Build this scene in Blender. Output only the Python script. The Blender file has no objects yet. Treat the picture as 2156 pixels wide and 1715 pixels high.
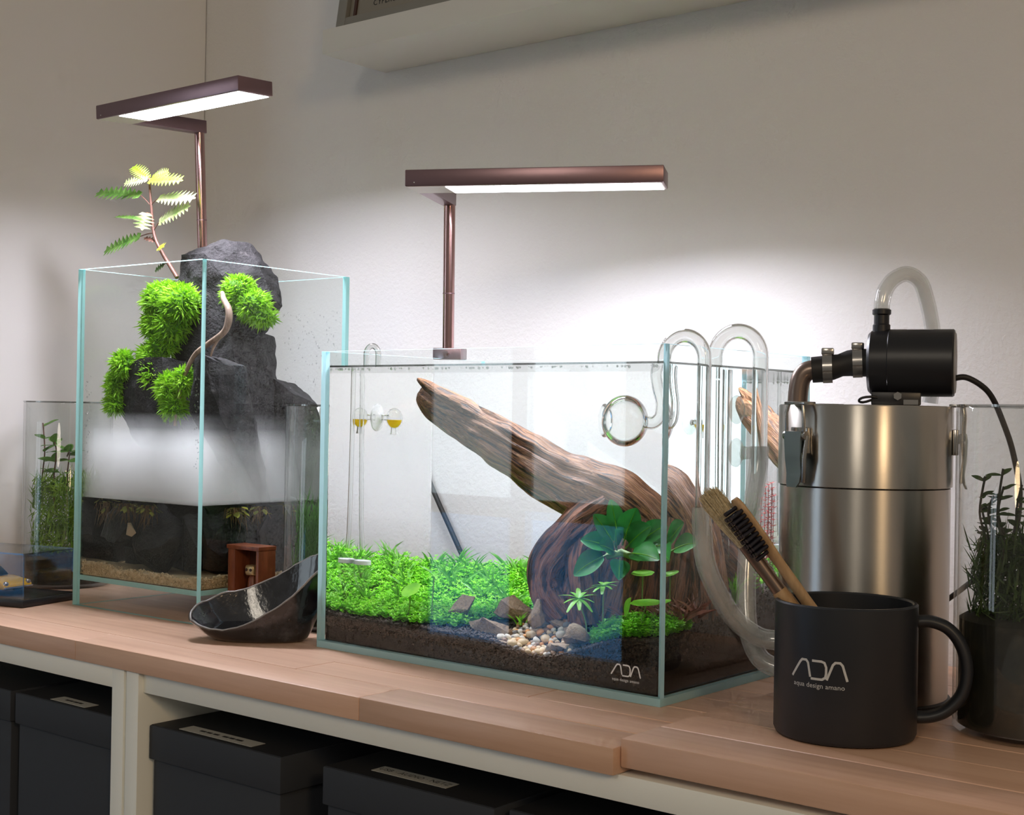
import bpy, bmesh, math, random
from mathutils import Vector, Matrix, noise
random.seed(7)
S = .001                                   # all geometry is written in millimetres
sc = bpy.context.scene
COL = sc.collection
PI = math.pi

# ------------------------------------------------------------------ camera, world, room lamp, added fill, exposure
cam_d = bpy.data.cameras.new('camera'); cam = bpy.data.objects.new('camera', cam_d); COL.objects.link(cam)
cam_d.sensor_fit = 'HORIZONTAL'; cam_d.sensor_width = 36; cam_d.lens = 36*2898.48/2156
cam_d.clip_start = .02; cam_d.clip_end = 50
_yaw, _pitch, _roll = .6788, .0049, .0170
_f = Vector((-math.sin(_yaw)*math.cos(_pitch), math.cos(_yaw)*math.cos(_pitch), math.sin(_pitch)))
_r = Vector((math.cos(_yaw), math.sin(_yaw), 0)); _u = _r.cross(_f)
_r2 = _r*math.cos(_roll)+_u*math.sin(_roll); _u2 = _u*math.cos(_roll)-_r*math.sin(_roll)
cam.matrix_world = Matrix(((_r2.x, _u2.x, -_f.x, .89258), (_r2.y, _u2.y, -_f.y, -.83826), (_r2.z, _u2.z, -_f.z, .20754), (0, 0, 0, 1)))
sc.camera = cam

world = bpy.data.worlds.new('world'); sc.world = world; world.use_nodes = True
_bg = world.node_tree.nodes['Background']; _bg.inputs[0].default_value = (1.0, .94, .83, 1); _bg.inputs[1].default_value = .195

def area_light(name, loc, target, size, power, color):
    d = bpy.data.lights.new(name, 'AREA'); d.shape = 'DISK'; d.size = size; d.energy = power; d.color = color
    o = bpy.data.objects.new(name, d); COL.objects.link(o); o.location = loc
    o.rotation_euler = (Vector(target)-Vector(loc)).to_track_quat('-Z', 'Y').to_euler()
    return o
area_light('room_lamp', (2.15, -1.35, .95), (.3, .1, .1), .32, 8.5, (1.0, .70, .40))        # warm lamp standing in the room to the right
area_light('front_fill', (1.2, -2.7, 1.45), (0, 0, .2), .6, 9, (1.0, .89, .74))                    # added fill light behind the camera, brightens upper wall and cabinet fronts
LAMP_GLOW = 9.0; LAMP_POWER = 2.5; LAMP_SPREAD = 160
sc.view_settings.view_transform = 'Standard'; sc.view_settings.look = 'None'
sc.view_settings.exposure = 0.0; sc.view_settings.gamma = 1.0; sc.view_settings.use_curve_mapping = False
cy = sc.cycles
cy.use_denoising = True
cy.use_adaptive_sampling = True; cy.adaptive_threshold = .09; cy.adaptive_min_samples = 14
cy.max_bounces = 11; cy.diffuse_bounces = 4; cy.glossy_bounces = 4; cy.transmission_bounces = 10
cy.transparent_max_bounces = 40; cy.volume_bounces = 4
cy.sample_clamp_indirect = 3.0; cy.blur_glossy = 1.0
cy.volume_step_rate = 2.0; cy.volume_max_steps = 128

# ------------------------------------------------------------------ materials
MATS = {}
def nm(name):
    m = bpy.data.materials.new(name); m.use_nodes = True; nt = m.node_tree; nt.nodes.clear()
    out = nt.nodes.new('ShaderNodeOutputMaterial'); MATS[name] = m
    return m, nt, out
def N(nt, t, **kw):
    n = nt.nodes.new(t)
    for k, v in kw.items(): setattr(n, k, v)
    return n
def c4(c): return (c[0], c[1], c[2], 1)
def coords(nt, sc3=(1, 1, 1), rot=(0, 0, 0)):
    tc = N(nt, 'ShaderNodeTexCoord'); mp = N(nt, 'ShaderNodeMapping')
    mp.inputs['Scale'].default_value = tuple(1000*s for s in sc3); mp.inputs['Rotation'].default_value = rot
    nt.links.new(tc.outputs['Object'], mp.inputs['Vector']); return mp.outputs['Vector']
def noise_fac(nt, scale, detail=3, rough=.55, stretch=(1, 1, 1), rot=(0, 0, 0)):
    n = N(nt, 'ShaderNodeTexNoise'); n.inputs['Scale'].default_value = scale; n.inputs['Detail'].default_value = detail
    n.inputs['Roughness'].default_value = rough
    nt.links.new(coords(nt, stretch, rot), n.inputs['Vector']); return n.outputs['Fac']
def ramp(nt, fac, stops):
    r = N(nt, 'ShaderNodeValToRGB'); nt.links.new(fac, r.inputs['Fac'])
    e = r.color_ramp.elements
    while len(e) < len(stops): e.new(.5)
    for i, (p, c) in enumerate(stops): e[i].position = p; e[i].color = c4(c)
    return r.outputs['Color']
def pm(name, color=None, rough=.5, metal=0, stops=None, nscale=.2, detail=3, stretch=(1, 1, 1), rot=(0, 0, 0), bump=0, bscale=1, bstretch=None,
       spec=.5, coat=0, rand=0, transl=0, aniso=0, bdist=.4):
    m, nt, out = nm(name)
    b = N(nt, 'ShaderNodeBsdfPrincipled'); b.inputs['Roughness'].default_value = rough; b.inputs['Metallic'].default_value = metal
    b.inputs['Specular IOR Level'].default_value = spec; b.inputs['Coat Weight'].default_value = coat
    col = None
    if stops: col = ramp(nt, noise_fac(nt, nscale, detail, .6, stretch, rot), stops)
    if rand:
        oi = N(nt, 'ShaderNodeObjectInfo'); hs = N(nt, 'ShaderNodeHueSaturation'); mr = N(nt, 'ShaderNodeMapRange')
        mr.inputs['To Min'].default_value = 1-rand; mr.inputs['To Max'].default_value = 1+rand
        nt.links.new(oi.outputs['Random'], mr.inputs['Value']); nt.links.new(mr.outputs['Result'], hs.inputs['Value'])
        if col: nt.links.new(col, hs.inputs['Color'])
        else: hs.inputs['Color'].default_value = c4(color)
        col = hs.outputs['Color']
    if col: nt.links.new(col, b.inputs['Base Color'])
    else: b.inputs['Base Color'].default_value = c4(color)
    if bump:
        bp = N(nt, 'ShaderNodeBump'); bp.inputs['Strength'].default_value = bump; bp.inputs['Distance'].default_value = bdist*S
        nt.links.new(noise_fac(nt, bscale, 3, .6, bstretch or stretch, rot), bp.inputs['Height']); nt.links.new(bp.outputs['Normal'], b.inputs['Normal'])
    if aniso:
        b.inputs['Anisotropic'].default_value = aniso
        tg = N(nt, 'ShaderNodeTangent'); tg.direction_type = 'RADIAL'; tg.axis = 'Z'; b.inputs['Anisotropic Rotation'].default_value = .25; nt.links.new(tg.outputs['Tangent'], b.inputs['Tangent'])
    sh = b.outputs[0]
    if transl:
        t = N(nt, 'ShaderNodeBsdfTranslucent'); mx = N(nt, 'ShaderNodeMixShader'); mx.inputs[0].default_value = transl
        if col: nt.links.new(col, t.inputs['Color'])
        else: t.inputs['Color'].default_value = c4(color)
        nt.links.new(sh, mx.inputs[1]); nt.links.new(t.outputs[0], mx.inputs[2]); sh = mx.outputs[0]
    nt.links.new(sh, out.inputs['Surface']); return m
def thin_glass(name, tint=(.97, .985, .98), f0=.04, edge=1.0, rough=0.0, haze=0, bump=0):
    # a clear sheet: light passes straight on, the mirror share follows the angle (Schlick)
    m, nt, out = nm(name)
    lw = N(nt, 'ShaderNodeLayerWeight'); lw.inputs['Blend'].default_value = .5
    pw = N(nt, 'ShaderNodeMath', operation='POWER'); pw.inputs[1].default_value = 5; nt.links.new(lw.outputs['Facing'], pw.inputs[0])
    ml = N(nt, 'ShaderNodeMath', operation='MULTIPLY_ADD'); ml.inputs[1].default_value = (1-f0)*edge; ml.inputs[2].default_value = f0
    nt.links.new(pw.outputs[0], ml.inputs[0])
    t = N(nt, 'ShaderNodeBsdfTransparent'); t.inputs[0].default_value = c4(tint)
    g = N(nt, 'ShaderNodeBsdfGlossy'); g.inputs['Roughness'].default_value = rough
    mx = N(nt, 'ShaderNodeMixShader'); nt.links.new(ml.outputs[0], mx.inputs[0]); nt.links.new(t.outputs[0], mx.inputs[1]); nt.links.new(g.outputs[0], mx.inputs[2])
    sh = mx.outputs[0]
    if haze:
        d = N(nt, 'ShaderNodeBsdfDiffuse'); d.inputs[0].default_value = (.9, .92, .92, 1)
        m2 = N(nt, 'ShaderNodeMixShader'); m2.inputs[0].default_value = haze
        nt.links.new(sh, m2.inputs[1]); nt.links.new(d.outputs[0], m2.inputs[2]); sh = m2.outputs[0]
    if bump:
        bp = N(nt, 'ShaderNodeBump'); bp.inputs['Strength'].default_value = bump; bp.inputs['Distance'].default_value = .4*S
        nt.links.new(noise_fac(nt, .12, 2), bp.inputs['Height']); nt.links.new(bp.outputs['Normal'], g.inputs['Normal'])
    nt.links.new(sh, out.inputs['Surface']); return m
def refr_glass(name, ior, color=(1, 1, 1), rough=0.0):
    m, nt, out = nm(name)
    g = N(nt, 'ShaderNodeBsdfGlass'); g.inputs['IOR'].default_value = ior; g.inputs['Color'].default_value = c4(color); g.inputs['Roughness'].default_value = rough
    nt.links.new(g.outputs[0], out.inputs['Surface']); return m

pm('wall_paint', (.71, .695, .685), .9, bump=.6, bscale=.20, bdist=1.4)
pm('wall_smooth', (.72, .70, .685), .85, bump=.1, bscale=.3)
pm('white_lacquer', (.88, .88, .81), .45)
pm('shelf_white', (.66, .64, .59), .5)
pm('beech', stops=[(.25, (.60, .355, .235)), (.55, (.70, .44, .305)), (.8, (.76, .51, .37))], nscale=.09, detail=5, stretch=(.06, 1, 1), rough=.42, rand=.09, bump=.06, bscale=.6, bstretch=(.06, 1, 1))
pm('beech_end', stops=[(.3, (.42,.21,.11)), (.7, (.47, .25, .14))], nscale=.12, detail=4, stretch=(.15, 1, 1), rough=.5, bump=.06, bscale=.6)
pm('box_fabric', (.030, .034, .043), .75, bump=.15, bscale=2)
pm('box_lid', (.012, .012, .014), .6)
pm('paper_label', (.45, .44, .40), .8)
pm('ink', (.012, .012, .012), .8)
pm('pale_ink', (.07, .065, .055), .8)
pm('floor_wood', stops=[(.3, (.10, .065, .04)), (.7, (.16, .105, .065))], nscale=.03, stretch=(.1, 1, 1), rough=.5)
pm('rose_alu', (.27, .175, .19), .34, metal=1)
pm('rose_pole', (.50, .31, .30), .16, metal=1)
pm('rose_face', (.62, .52, .51), .4, metal=.2)
pm('glass_edge', (.50, .88, .88), .2, transl=.5)
pm('glass_edge_pale', (.60, .90, .97), .2, transl=.5)
thin_glass('pane', f0=.02, edge=.6)
thin_glass('vase_glass', (.965, .975, .97), f0=.05)
thin_glass('acrylic', (.92, .91, .90), f0=.025, edge=.7)
thin_glass('bubble', (.9,.92,.92), f0=.25)
thin_glass('acrylic_edge', (.55, .56, .56), f0=.15)
thin_glass('clear_hose', (.93, .93, .92), f0=.08, edge=.9, rough=.12, haze=.18)
thin_glass('soft_cup', (.90, .90, .88), f0=.06, rough=.15, haze=.22)
thin_glass('bulb_glass', (.95, .96, .96), f0=.05)
refr_glass('lab_glass', 1.45, (.98, .985, .98))
refr_glass('lab_glass_wet', 1.20, (.97, .975, .97))
refr_glass('water_body', 1.333)
# water surface: passes light, mirrors from below beyond the critical angle
_m, _nt, _o = nm('water_surface')
_fr = N(_nt, 'ShaderNodeFresnel'); _fr.inputs['IOR'].default_value = 1.333
_t = N(_nt, 'ShaderNodeBsdfTransparent'); _g = N(_nt, 'ShaderNodeBsdfGlossy'); _g.inputs['Roughness'].default_value = .02
_bp = N(_nt, 'ShaderNodeBump'); _bp.inputs['Strength'].default_value = .35; _bp.inputs['Distance'].default_value = 1*S
_nt.links.new(noise_fac(_nt, .07, 3), _bp.inputs['Height']); _nt.links.new(_bp.outputs[0], _g.inputs['Normal'])
_mx = N(_nt, 'ShaderNodeMixShader'); _nt.links.new(_fr.outputs[0], _mx.inputs[0]); _nt.links.new(_t.outputs[0], _mx.inputs[1]); _nt.links.new(_g.outputs[0], _mx.inputs[2])
_nt.links.new(_mx.outputs[0], _o.inputs['Surface'])
# mist: thick just above the water, thinning upwards
_m, _nt, _o = nm('mist')
_tc = N(_nt, 'ShaderNodeTexCoord'); _sx = N(_nt, 'ShaderNodeSeparateXYZ'); _nt.links.new(_tc.outputs['Generated'], _sx.inputs[0])
_cr = N(_nt, 'ShaderNodeValToRGB'); _nt.links.new(_sx.outputs['Z'], _cr.inputs['Fac'])
_e = _cr.color_ramp.elements; _e[0].position = 0; _e[0].color = (1, 1, 1, 1); _e[1].position = .97; _e[1].color = (0, 0, 0, 1)
_x = _e.new(.55); _x.color = (.62, .62, .62, 1); _x = _e.new(.80); _x.color = (.10, .10, .10, 1)
_ml = N(_nt, 'ShaderNodeMath', operation='MULTIPLY'); _ml.inputs[1].default_value = 60; _nt.links.new(_cr.outputs[0], _ml.inputs[0])
_vs = N(_nt, 'ShaderNodeVolumeScatter'); _vs.inputs['Color'].default_value = (.985, .985, 1, 1); _vs.inputs['Anisotropy'].default_value = .1
_nt.links.new(_ml.outputs[0], _vs.inputs['Density']); _nt.links.new(_vs.outputs[0], _o.inputs['Volume'])
# lamp panel
_m, _nt, _o = nm('led_panel')
_em = N(_nt, 'ShaderNodeEmission'); _em.inputs[0].default_value = (.93, .94, 1.0, 1); _em.inputs[1].default_value = LAMP_GLOW
_nt.links.new(_em.outputs[0], _o.inputs['Surface'])
# daylight behind the window panes
def sky_pane(name, col, st):
    m, nt, out = nm(name); e = N(nt, 'ShaderNodeEmission'); e.inputs[0].default_value = c4(col); e.inputs[1].default_value = st; nt.links.new(e.outputs[0], out.inputs['Surface'])
sky_pane('dusk_sky', (.80, .92, 1.0), 2.7); sky_pane('dusk_blue', (.10, .30, .62), 2.5)
# nature
def grain_wood(name, stops, fs=.42, ls=.020, bump=1.0):
    m, nt, out = nm(name); b = N(nt, 'ShaderNodeBsdfPrincipled'); b.inputs['Roughness'].default_value = .55
    at = N(nt, 'ShaderNodeAttribute'); at.attribute_name = 'grain'; mp = N(nt, 'ShaderNodeMapping'); mp.inputs['Scale'].default_value = (ls, fs, fs)
    nt.links.new(at.outputs['Vector'], mp.inputs['Vector'])
    n = N(nt, 'ShaderNodeTexNoise'); n.inputs['Scale'].default_value = 1; n.inputs['Detail'].default_value = 5; n.inputs['Roughness'].default_value = .62; n.inputs['Distortion'].default_value = .5
    nt.links.new(mp.outputs[0], n.inputs['Vector']); nt.links.new(ramp(nt, n.outputs['Fac'], stops), b.inputs['Base Color'])
    bp = N(nt, 'ShaderNodeBump'); bp.inputs['Strength'].default_value = bump; bp.inputs['Distance'].default_value = 1.6*S; nt.links.new(n.outputs['Fac'], bp.inputs['Height']); nt.links.new(bp.outputs[0], b.inputs['Normal'])
    nt.links.new(b.outputs[0], out.inputs['Surface'])
grain_wood('driftwood', [(.33, (.012, .006, .004)), (.42, (.060, .024, .011)), (.47, (.34, .15, .055)), (.53, (.10, .040, .018)), (.58, (.46, .24, .105)), (.66, (.20, .085, .036)), (.76, (.60, .37, .20))])
grain_wood('rootwood', [(.32, (.012, .007, .006)), (.45, (.060, .026, .014)), (.54, (.26, .10, .045)), (.60, (.09, .035, .018)), (.72, (.42, .20, .10))], fs=.22, ls=.035)
pm('twig', stops=[(.3, (.13, .075, .05)), (.7, (.50, .36, .27))], nscale=.12, stretch=(1, 1, .3), rough=.6, bump=.4, bscale=.6)
pm('lava_rock', stops=[(.3, (.007, .0065, .007)), (.6, (.026, .023, .025)), (.85, (.09, .08, .08))], nscale=.10, detail=7, rough=.85, bump=1, bscale=.35, bdist=1.6)
pm('wet_rock', stops=[(.3, (.003, .003, .0035)), (.65, (.011, .010, .010)), (.9, (.045, .03, .024))], nscale=.08, detail=6, rough=.5, bump=.9, bscale=.3, bdist=1.4)
pm('dragon_stone', stops=[(.28, (.13, .088, .05)), (.5, (.30, .21, .125)), (.7, (.19, .14, .085)), (.88, (.48, .36, .23))], nscale=.14, detail=6, rough=.7, bump=1, bscale=.4, bdist=1.4)
pm('soil', stops=[(.3, (.006, .0035, .0025)), (.7, (.020, .012, .009))], nscale=.5, rough=.8, bump=.8, bscale=.5)
pm('soil_granule', stops=[(.3, (.022, .013, .008)), (.7, (.075, .045, .028))], nscale=.3, rough=.7)
pm('sand_bed', stops=[(.3, (.55, .40, .22)), (.7, (.80, .64, .40))], nscale=.6, rough=.9)
pm('sand_grain', stops=[(.3, (.55, .40, .22)), (.55, (.78, .60, .36)), (.8, (.88, .76, .55))], nscale=.25, rough=.85)
pm('carpet_leaf', stops=[(.3, (.13, .46, .012)), (.55, (.27, .70, .025)), (.8, (.45, .83, .06))], nscale=.05, rough=.5, transl=.35)
pm('blade_leaf', stops=[(.3, (.07, .27, .02)), (.6, (.17, .47, .05)), (.85, (.33, .55, .10))], nscale=.06, rough=.45, transl=.35)
pm('fan_leaf', stops=[(.3, (.13, .48, .02)), (.7, (.30, .68, .05))], nscale=.1, rough=.4, transl=.4)
pm('anubias_leaf', stops=[(.3, (.015, .14, .025)), (.6, (.035, .25, .045)), (.85, (.08, .36, .07))], nscale=.05, rough=.3, transl=.2)
pm('bronze_leaf', stops=[(.3, (.12, .05, .030)), (.6, (.32, .13, .085)), (.85, (.58, .36, .30))], nscale=.08, rough=.45, transl=.3)
pm('red_leaf', stops=[(.3, (.35, .03, .035)), (.7, (.70, .15, .14))], nscale=.1, rough=.5, transl=.4)
pm('moss', stops=[(.3, (.16, .40, .010)), (.55, (.32, .64, .02)), (.8, (.52, .80, .07))], nscale=.05, rough=.6, transl=.4)
pm('moss_base', (.07, .20, .010), .9)
pm('fern_top', stops=[(.3, (.16, .34, .012)), (.7, (.40, .50, .05))], nscale=.06, rough=.5, transl=.4)
pm('fern_pale', stops=[(.3, (.16, .28, .06)), (.7, (.46, .46, .26))], nscale=.06, rough=.5, transl=.35)
pm('fern_green', stops=[(.3, (.05, .16, .02)), (.7, (.20, .36, .08))], nscale=.06, rough=.5, transl=.35)
pm('stem_brown', (.13, .055, .04), .5)
pm('stem_green', (.16, .30, .06), .5)
pm('floating_leaf', stops=[(.3, (.15, .20, .015)), (.7, (.45, .42, .04))], nscale=.1, rough=.5, transl=.3)
pm('root_hair', (.20, .12, .05), .8)
pm('dark_weed', stops=[(.3, (.014, .035, .008)), (.7, (.07, .13, .02))], nscale=.05, rough=.6, transl=.25)
pm('jar_weed', stops=[(.3, (.08, .18, .010)), (.7, (.30, .48, .04))], nscale=.04, rough=.6, transl=.3)
pm('hair_grass', stops=[(.3, (.05, .16, .03)), (.7, (.14, .36, .08))], nscale=.05, rough=.5, transl=.3)
pm('jar_soil', stops=[(.3, (.005, .0045, .003)), (.55, (.014, .013, .006)), (.75, (.05, .035, .018))], nscale=.05, rough=.7)
for _n, _c in dict(white=(.72, .68, .60), cream=(.66, .52, .34), orange=(.62, .30, .11), grey=(.16, .155, .15), brown=(.24, .15, .09)).items():
    pm('pebble_'+_n, _c, .35, rand=.2)
# made things
pm('steel', (.50, .47, .43), .33, metal=1, aniso=.85, bump=.05, bscale=.8, bstretch=(.05, .05, 2))
pm('steel_plain', (.42, .40, .38), .22, metal=1)
pm('zinc', (.30, .35, .35), .30, metal=1)
pm('black_plastic', (.010, .010, .013), .38)
pm('rubber', (.010, .009, .009), .55)
pm('grey_cap', (.30, .30, .31), .5)
pm('pipe_bronze', (.24, .18, .15), .32, metal=.8)
pm('mug_black', (.014, .016, .021), .42)
pm('print_silver', (.55, .55, .54), .5)
pm('print_white', (.75, .75, .75), .6)
pm('handle_wood', stops=[(.3, (.38, .23, .11)), (.7, (.52, .34, .18))], nscale=.2, stretch=(1, 1, .12), rough=.55)
pm('bristle', stops=[(.3, (.42, .32, .18)), (.7, (.72, .62, .42))], nscale=.6, rough=.8)
pm('bristle_dark', (.006, .005, .012), .45)
pm('ceramic_glaze', stops=[(.35, (.006, .006, .008)), (.6, (.026, .028, .034)), (.8, (.11, .115, .13))], nscale=.05, detail=6, rough=.16, coat=.6, bump=.25, bscale=.1, bdist=2.0)
pm('ceramic_rim', (.20, .18, .165), .3)
pm('dark_liquid', (.003, .003, .004), .03)
pm('mahogany', stops=[(.3, (.13, .032, .012)), (.7, (.24, .070, .026))], nscale=.15, stretch=(1, 1, .2), rough=.4)
pm('mahogany_dark', (.05, .016, .008), .5)
pm('brass', (.55, .40, .20), .35, metal=.6)
pm('car_yellow', (.72, .42, .012), .2, coat=.7)
pm('car_black', (.01, .01, .01), .3)
pm('car_chrome', (.7, .7, .72), .12, metal=1)
pm('white_ceramic', (.85, .86, .86), .5)
pm('yellow_fluid', (.80, .62, .01), .15, transl=.5)
pm('frame_grey', (.20, .19, .165), .5)
pm('print_paper', (.22, .20, .165), .8)
pm('blue_tool', (.02, .13, .45), .4)

# ------------------------------------------------------------------ mesh tools (millimetres, in a frame)
FW = (0., 0., 0.); F1 = (0., 0., -.0114); F2 = (-171.6, 3.35, .0182); FZ = {FW: 0, F1: 0, F2: 0}
def fr(frame, p):
    X, Y, a = frame; c, s = math.cos(a), math.sin(a)
    return Vector(((X+c*p[0]-s*p[1])*S, (Y+s*p[0]+c*p[1])*S, p[2]*S))
_ico = {}
def ico(sub):
    if sub not in _ico:
        b = bmesh.new(); bmesh.ops.create_icosphere(b, subdivisions=sub, radius=1); b.verts.index_update()
        _ico[sub] = ([v.co.copy() for v in b.verts], [tuple(v.index for v in f.verts) for f in b.faces]); b.free()
    return _ico[sub]
class MB:
    def __init__(s): s.v = []; s.f = []; s.m = []; s.att = []
    def add(s, vs, fs, mat=0):
        n = len(s.v); s.v += [Vector(v) for v in vs]; s.f += [tuple(i+n for i in f) for f in fs]; s.m += [mat]*len(fs); return s
    def box(s, x0, x1, y0, y1, z0, z1, mat=0):
        return s.add([(x0, y0, z0), (x1, y0, z0), (x1, y1, z0), (x0, y1, z0), (x0, y0, z1), (x1, y0, z1), (x1, y1, z1), (x0, y1, z1)],
                     [(0, 3, 2, 1), (4, 5, 6, 7), (0, 1, 5, 4), (1, 2, 6, 5), (2, 3, 7, 6), (3, 0, 4, 7)], mat)
    def obox(s, c, ax, ay, az, mat=0):                 # oriented box from centre and half axes
        c = Vector(c); ax, ay, az = Vector(ax), Vector(ay), Vector(az)
        vs = [c+i*ax+j*ay+k*az for k in (-1, 1) for i, j in ((-1, -1), (1, -1), (1, 1), (-1, 1))]
        return s.add(vs, [(0, 3, 2, 1), (4, 5, 6, 7), (0, 1, 5, 4), (1, 2, 6, 5), (2, 3, 7, 6), (3, 0, 4, 7)], mat)
    def tube(s, pts, r, n=12, caps=True, mat=0, flat=1.0, up=None):
        pts = [Vector(p) for p in pts]; k = len(pts)
        rs = r if isinstance(r, (list, tuple)) else [r]*k
        T = [(pts[min(i+1, k-1)]-pts[max(i-1, 0)]).normalized() for i in range(k)]
        u = Vector(up) if up else (Vector((0, 0, 1)) if abs(T[0].z) < .9 else Vector((1, 0, 0)))
        u = (u-T[0]*u.dot(T[0])).normalized(); vs = []
        for i in range(k):
            u = (u-T[i]*u.dot(T[i])); u = u.normalized() if u.length > 1e-6 else T[i].orthogonal().normalized()
            w = T[i].cross(u)
            for j in range(n):
                a = 2*PI*j/n; vs.append(pts[i]+u*(math.cos(a)*rs[i]*flat)+w*(math.sin(a)*rs[i]))
        fs = [(i*n+j, i*n+(j+1) % n, (i+1)*n+(j+1) % n, (i+1)*n+j) for i in range(k-1) for j in range(n)]
        if caps: fs += [tuple(range(n-1, -1, -1)), tuple((k-1)*n+j for j in range(n))]
        return s.add(vs, fs, mat)
    def lathe(s, prof, n=48, c=(0, 0), mat=0, loop=False):
        vs = []; fs = []; k = len(prof)
        for r, z in prof:
            for j in range(n): a = 2*PI*j/n; vs.append((c[0]+r*math.cos(a), c[1]+r*math.sin(a), z))
        for i in range(k if loop else k-1):
            i2 = (i+1) % k
            for j in range(n): fs.append((i*n+j, i*n+(j+1) % n, i2*n+(j+1) % n, i2*n+j))
        return s.add(vs, fs, mat)
    def ball(s, c, r, sub=2, mat=0, amp=0, freq=.05, seed=0):
        V, F = ico(sub); r = Vector((r, r, r)) if isinstance(r, (int, float)) else Vector(r); out = []
        for v in V:
            k = 1
            if amp: k += amp*noise.noise(Vector((v.x*r.x, v.y*r.y, v.z*r.z))*freq+Vector((seed*7.3, seed*3.1, seed)))
            out.append(Vector(c)+Vector((v.x*r.x, v.y*r.y, v.z*r.z))*k)
        return s.add(out, F, mat)
    def xf(s, M):
        s.v = [M @ v for v in s.v]; return s
def mesh(name, mb, mats, smooth=None, bevel=0, seg=2, org=(0, 0, 0), weld=False):
    me = bpy.data.meshes.new(name); o = Vector(org)
    me.from_pydata([tuple((v-o)*S) for v in mb.v], [], mb.f)
    if mb.att:
        at = me.attributes.new('grain', 'FLOAT_VECTOR', 'POINT'); at.data.foreach_set('vector', [c for a in mb.att for c in a])
    for m in mats if isinstance(mats, (list, tuple)) else [mats]: me.materials.append(MATS[m])
    if len(me.materials) > 1: me.polygons.foreach_set('material_index', mb.m)
    if bevel or smooth is not None or weld:
        b = bmesh.new(); b.from_mesh(me)
        if weld: bmesh.ops.remove_doubles(b, verts=b.verts, dist=1e-6)
        if bevel:
            es = [e for e in b.edges if len(e.link_faces) == 2 and e.calc_face_angle(0) > .5]
            bmesh.ops.bevel(b, geom=es, offset=bevel*S, segments=seg, profile=.5, affect='EDGES', clamp_overlap=True)
        if smooth is not None or bevel:
            lim = math.radians(smooth if smooth is not None else 40)
            for f in b.faces: f.smooth = True
            for e in b.edges: e.smooth = not (len(e.link_faces) == 2 and e.calc_face_angle(0) > lim)
        b.to_mesh(me); b.free()
    me.update(); return me
class Th:
    pass
def tag(o, label=None, cat=None, group=None, kind=None):
    for k, v in (('label', label), ('category', cat), ('group', group), ('kind', kind)):
        if v: o[k] = v
def thing(name, label, cat, frame=FW, org=(0, 0, 0), group=None, kind=None):
    t = Th(); t.o = bpy.data.objects.new(name, None); COL.objects.link(t.o); t.frame = frame; t.org = org
    t.o.empty_display_size = .01; t.o.location = fr(frame, org); t.o.rotation_euler = (0, 0, frame[2]); tag(t.o, label, cat, group, kind); return t
def part(t, name, mb, mats, smooth=None, bevel=0, seg=2, label=None, kind=None, weld=False):
    o = bpy.data.objects.new(name, mesh(name, mb, mats, smooth, bevel, seg, t.org, weld)); COL.objects.link(o); o.parent = t.o; tag(o, label, kind=kind)
    p = Th(); p.o = o; p.frame = t.frame; p.org = t.org; return p
def solo(name, mb, mats, label=None, cat=None, frame=FW, org=(0, 0, 0), group=None, kind=None, smooth=None, bevel=0, seg=2, weld=False):
    o = bpy.data.objects.new(name, mesh(name, mb, mats, smooth, bevel, seg, org, weld)); COL.objects.link(o)
    o.location = fr(frame, org); o.rotation_euler = (0, 0, frame[2]); tag(o, label, cat, group, kind)
    p = Th(); p.o = o; p.frame = frame; p.org = org; return p
def bez(p0, p1, p2, p3, n=12):
    p0, p1, p2, p3 = map(Vector, (p0, p1, p2, p3))
    return [p0*(1-t)**3+p1*3*t*(1-t)**2+p2*3*t*t*(1-t)+p3*t**3 for t in (i/n for i in range(n+1))]
def smoothpath(pts, n=6):
    pts = [Vector(p) for p in pts]; out = []
    for i in range(len(pts)-1):
        a, b, c, d = pts[max(i-1, 0)], pts[i], pts[i+1], pts[min(i+2, len(pts)-1)]
        for k in range(n):
            t = k/n; out.append(.5*((2*b)+(c-a)*t+(2*a-5*b+4*c-d)*t*t+(3*b-a-3*c+d)*t**3))
    return out+[pts[-1]]
def interp(vals, n):
    out = []
    for i in range(len(vals)-1): out += [vals[i]+(vals[i+1]-vals[i])*k/n for k in range(n)]
    return out+[vals[-1]]
def hull(pts, cuts=3, amp=1.5, freq=.06, seed=0, mat=0):
    b = bmesh.new()
    for p in pts: b.verts.new(p)
    r = bmesh.ops.convex_hull(b, input=b.verts)
    bmesh.ops.delete(b, geom=list({v for v in b.verts if not v.link_faces}), context='VERTS')
    bmesh.ops.triangulate(b, faces=b.faces)
    for _ in range(cuts): bmesh.ops.subdivide_edges(b, edges=[e for e in b.edges if e.calc_length() > 5], cuts=1, use_grid_fill=True)
    bmesh.ops.triangulate(b, faces=b.faces); b.normal_update(); b.verts.index_update()
    mb = MB(); vs = []
    for v in b.verts:
        q = v.co*freq+Vector((seed*5.7, seed*2.3, seed))
        vs.append(v.co+v.normal*amp*(noise.noise(q)+.5*noise.noise(q*2.7)))
    mb.add(vs, [tuple(x.index for x in f.verts) for f in b.faces], mat); b.free(); return mb
def rockpts(c, r, n, seed):
    rnd = random.Random(seed); out = []
    for i in range(n):
        d = Vector((rnd.gauss(0, 1), rnd.gauss(0, 1), rnd.gauss(0, 1))).normalized(); out.append(Vector(c)+Vector((d.x*r[0], d.y*r[1], d.z*r[2]))*rnd.uniform(.85, 1.1))
    return out
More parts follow.
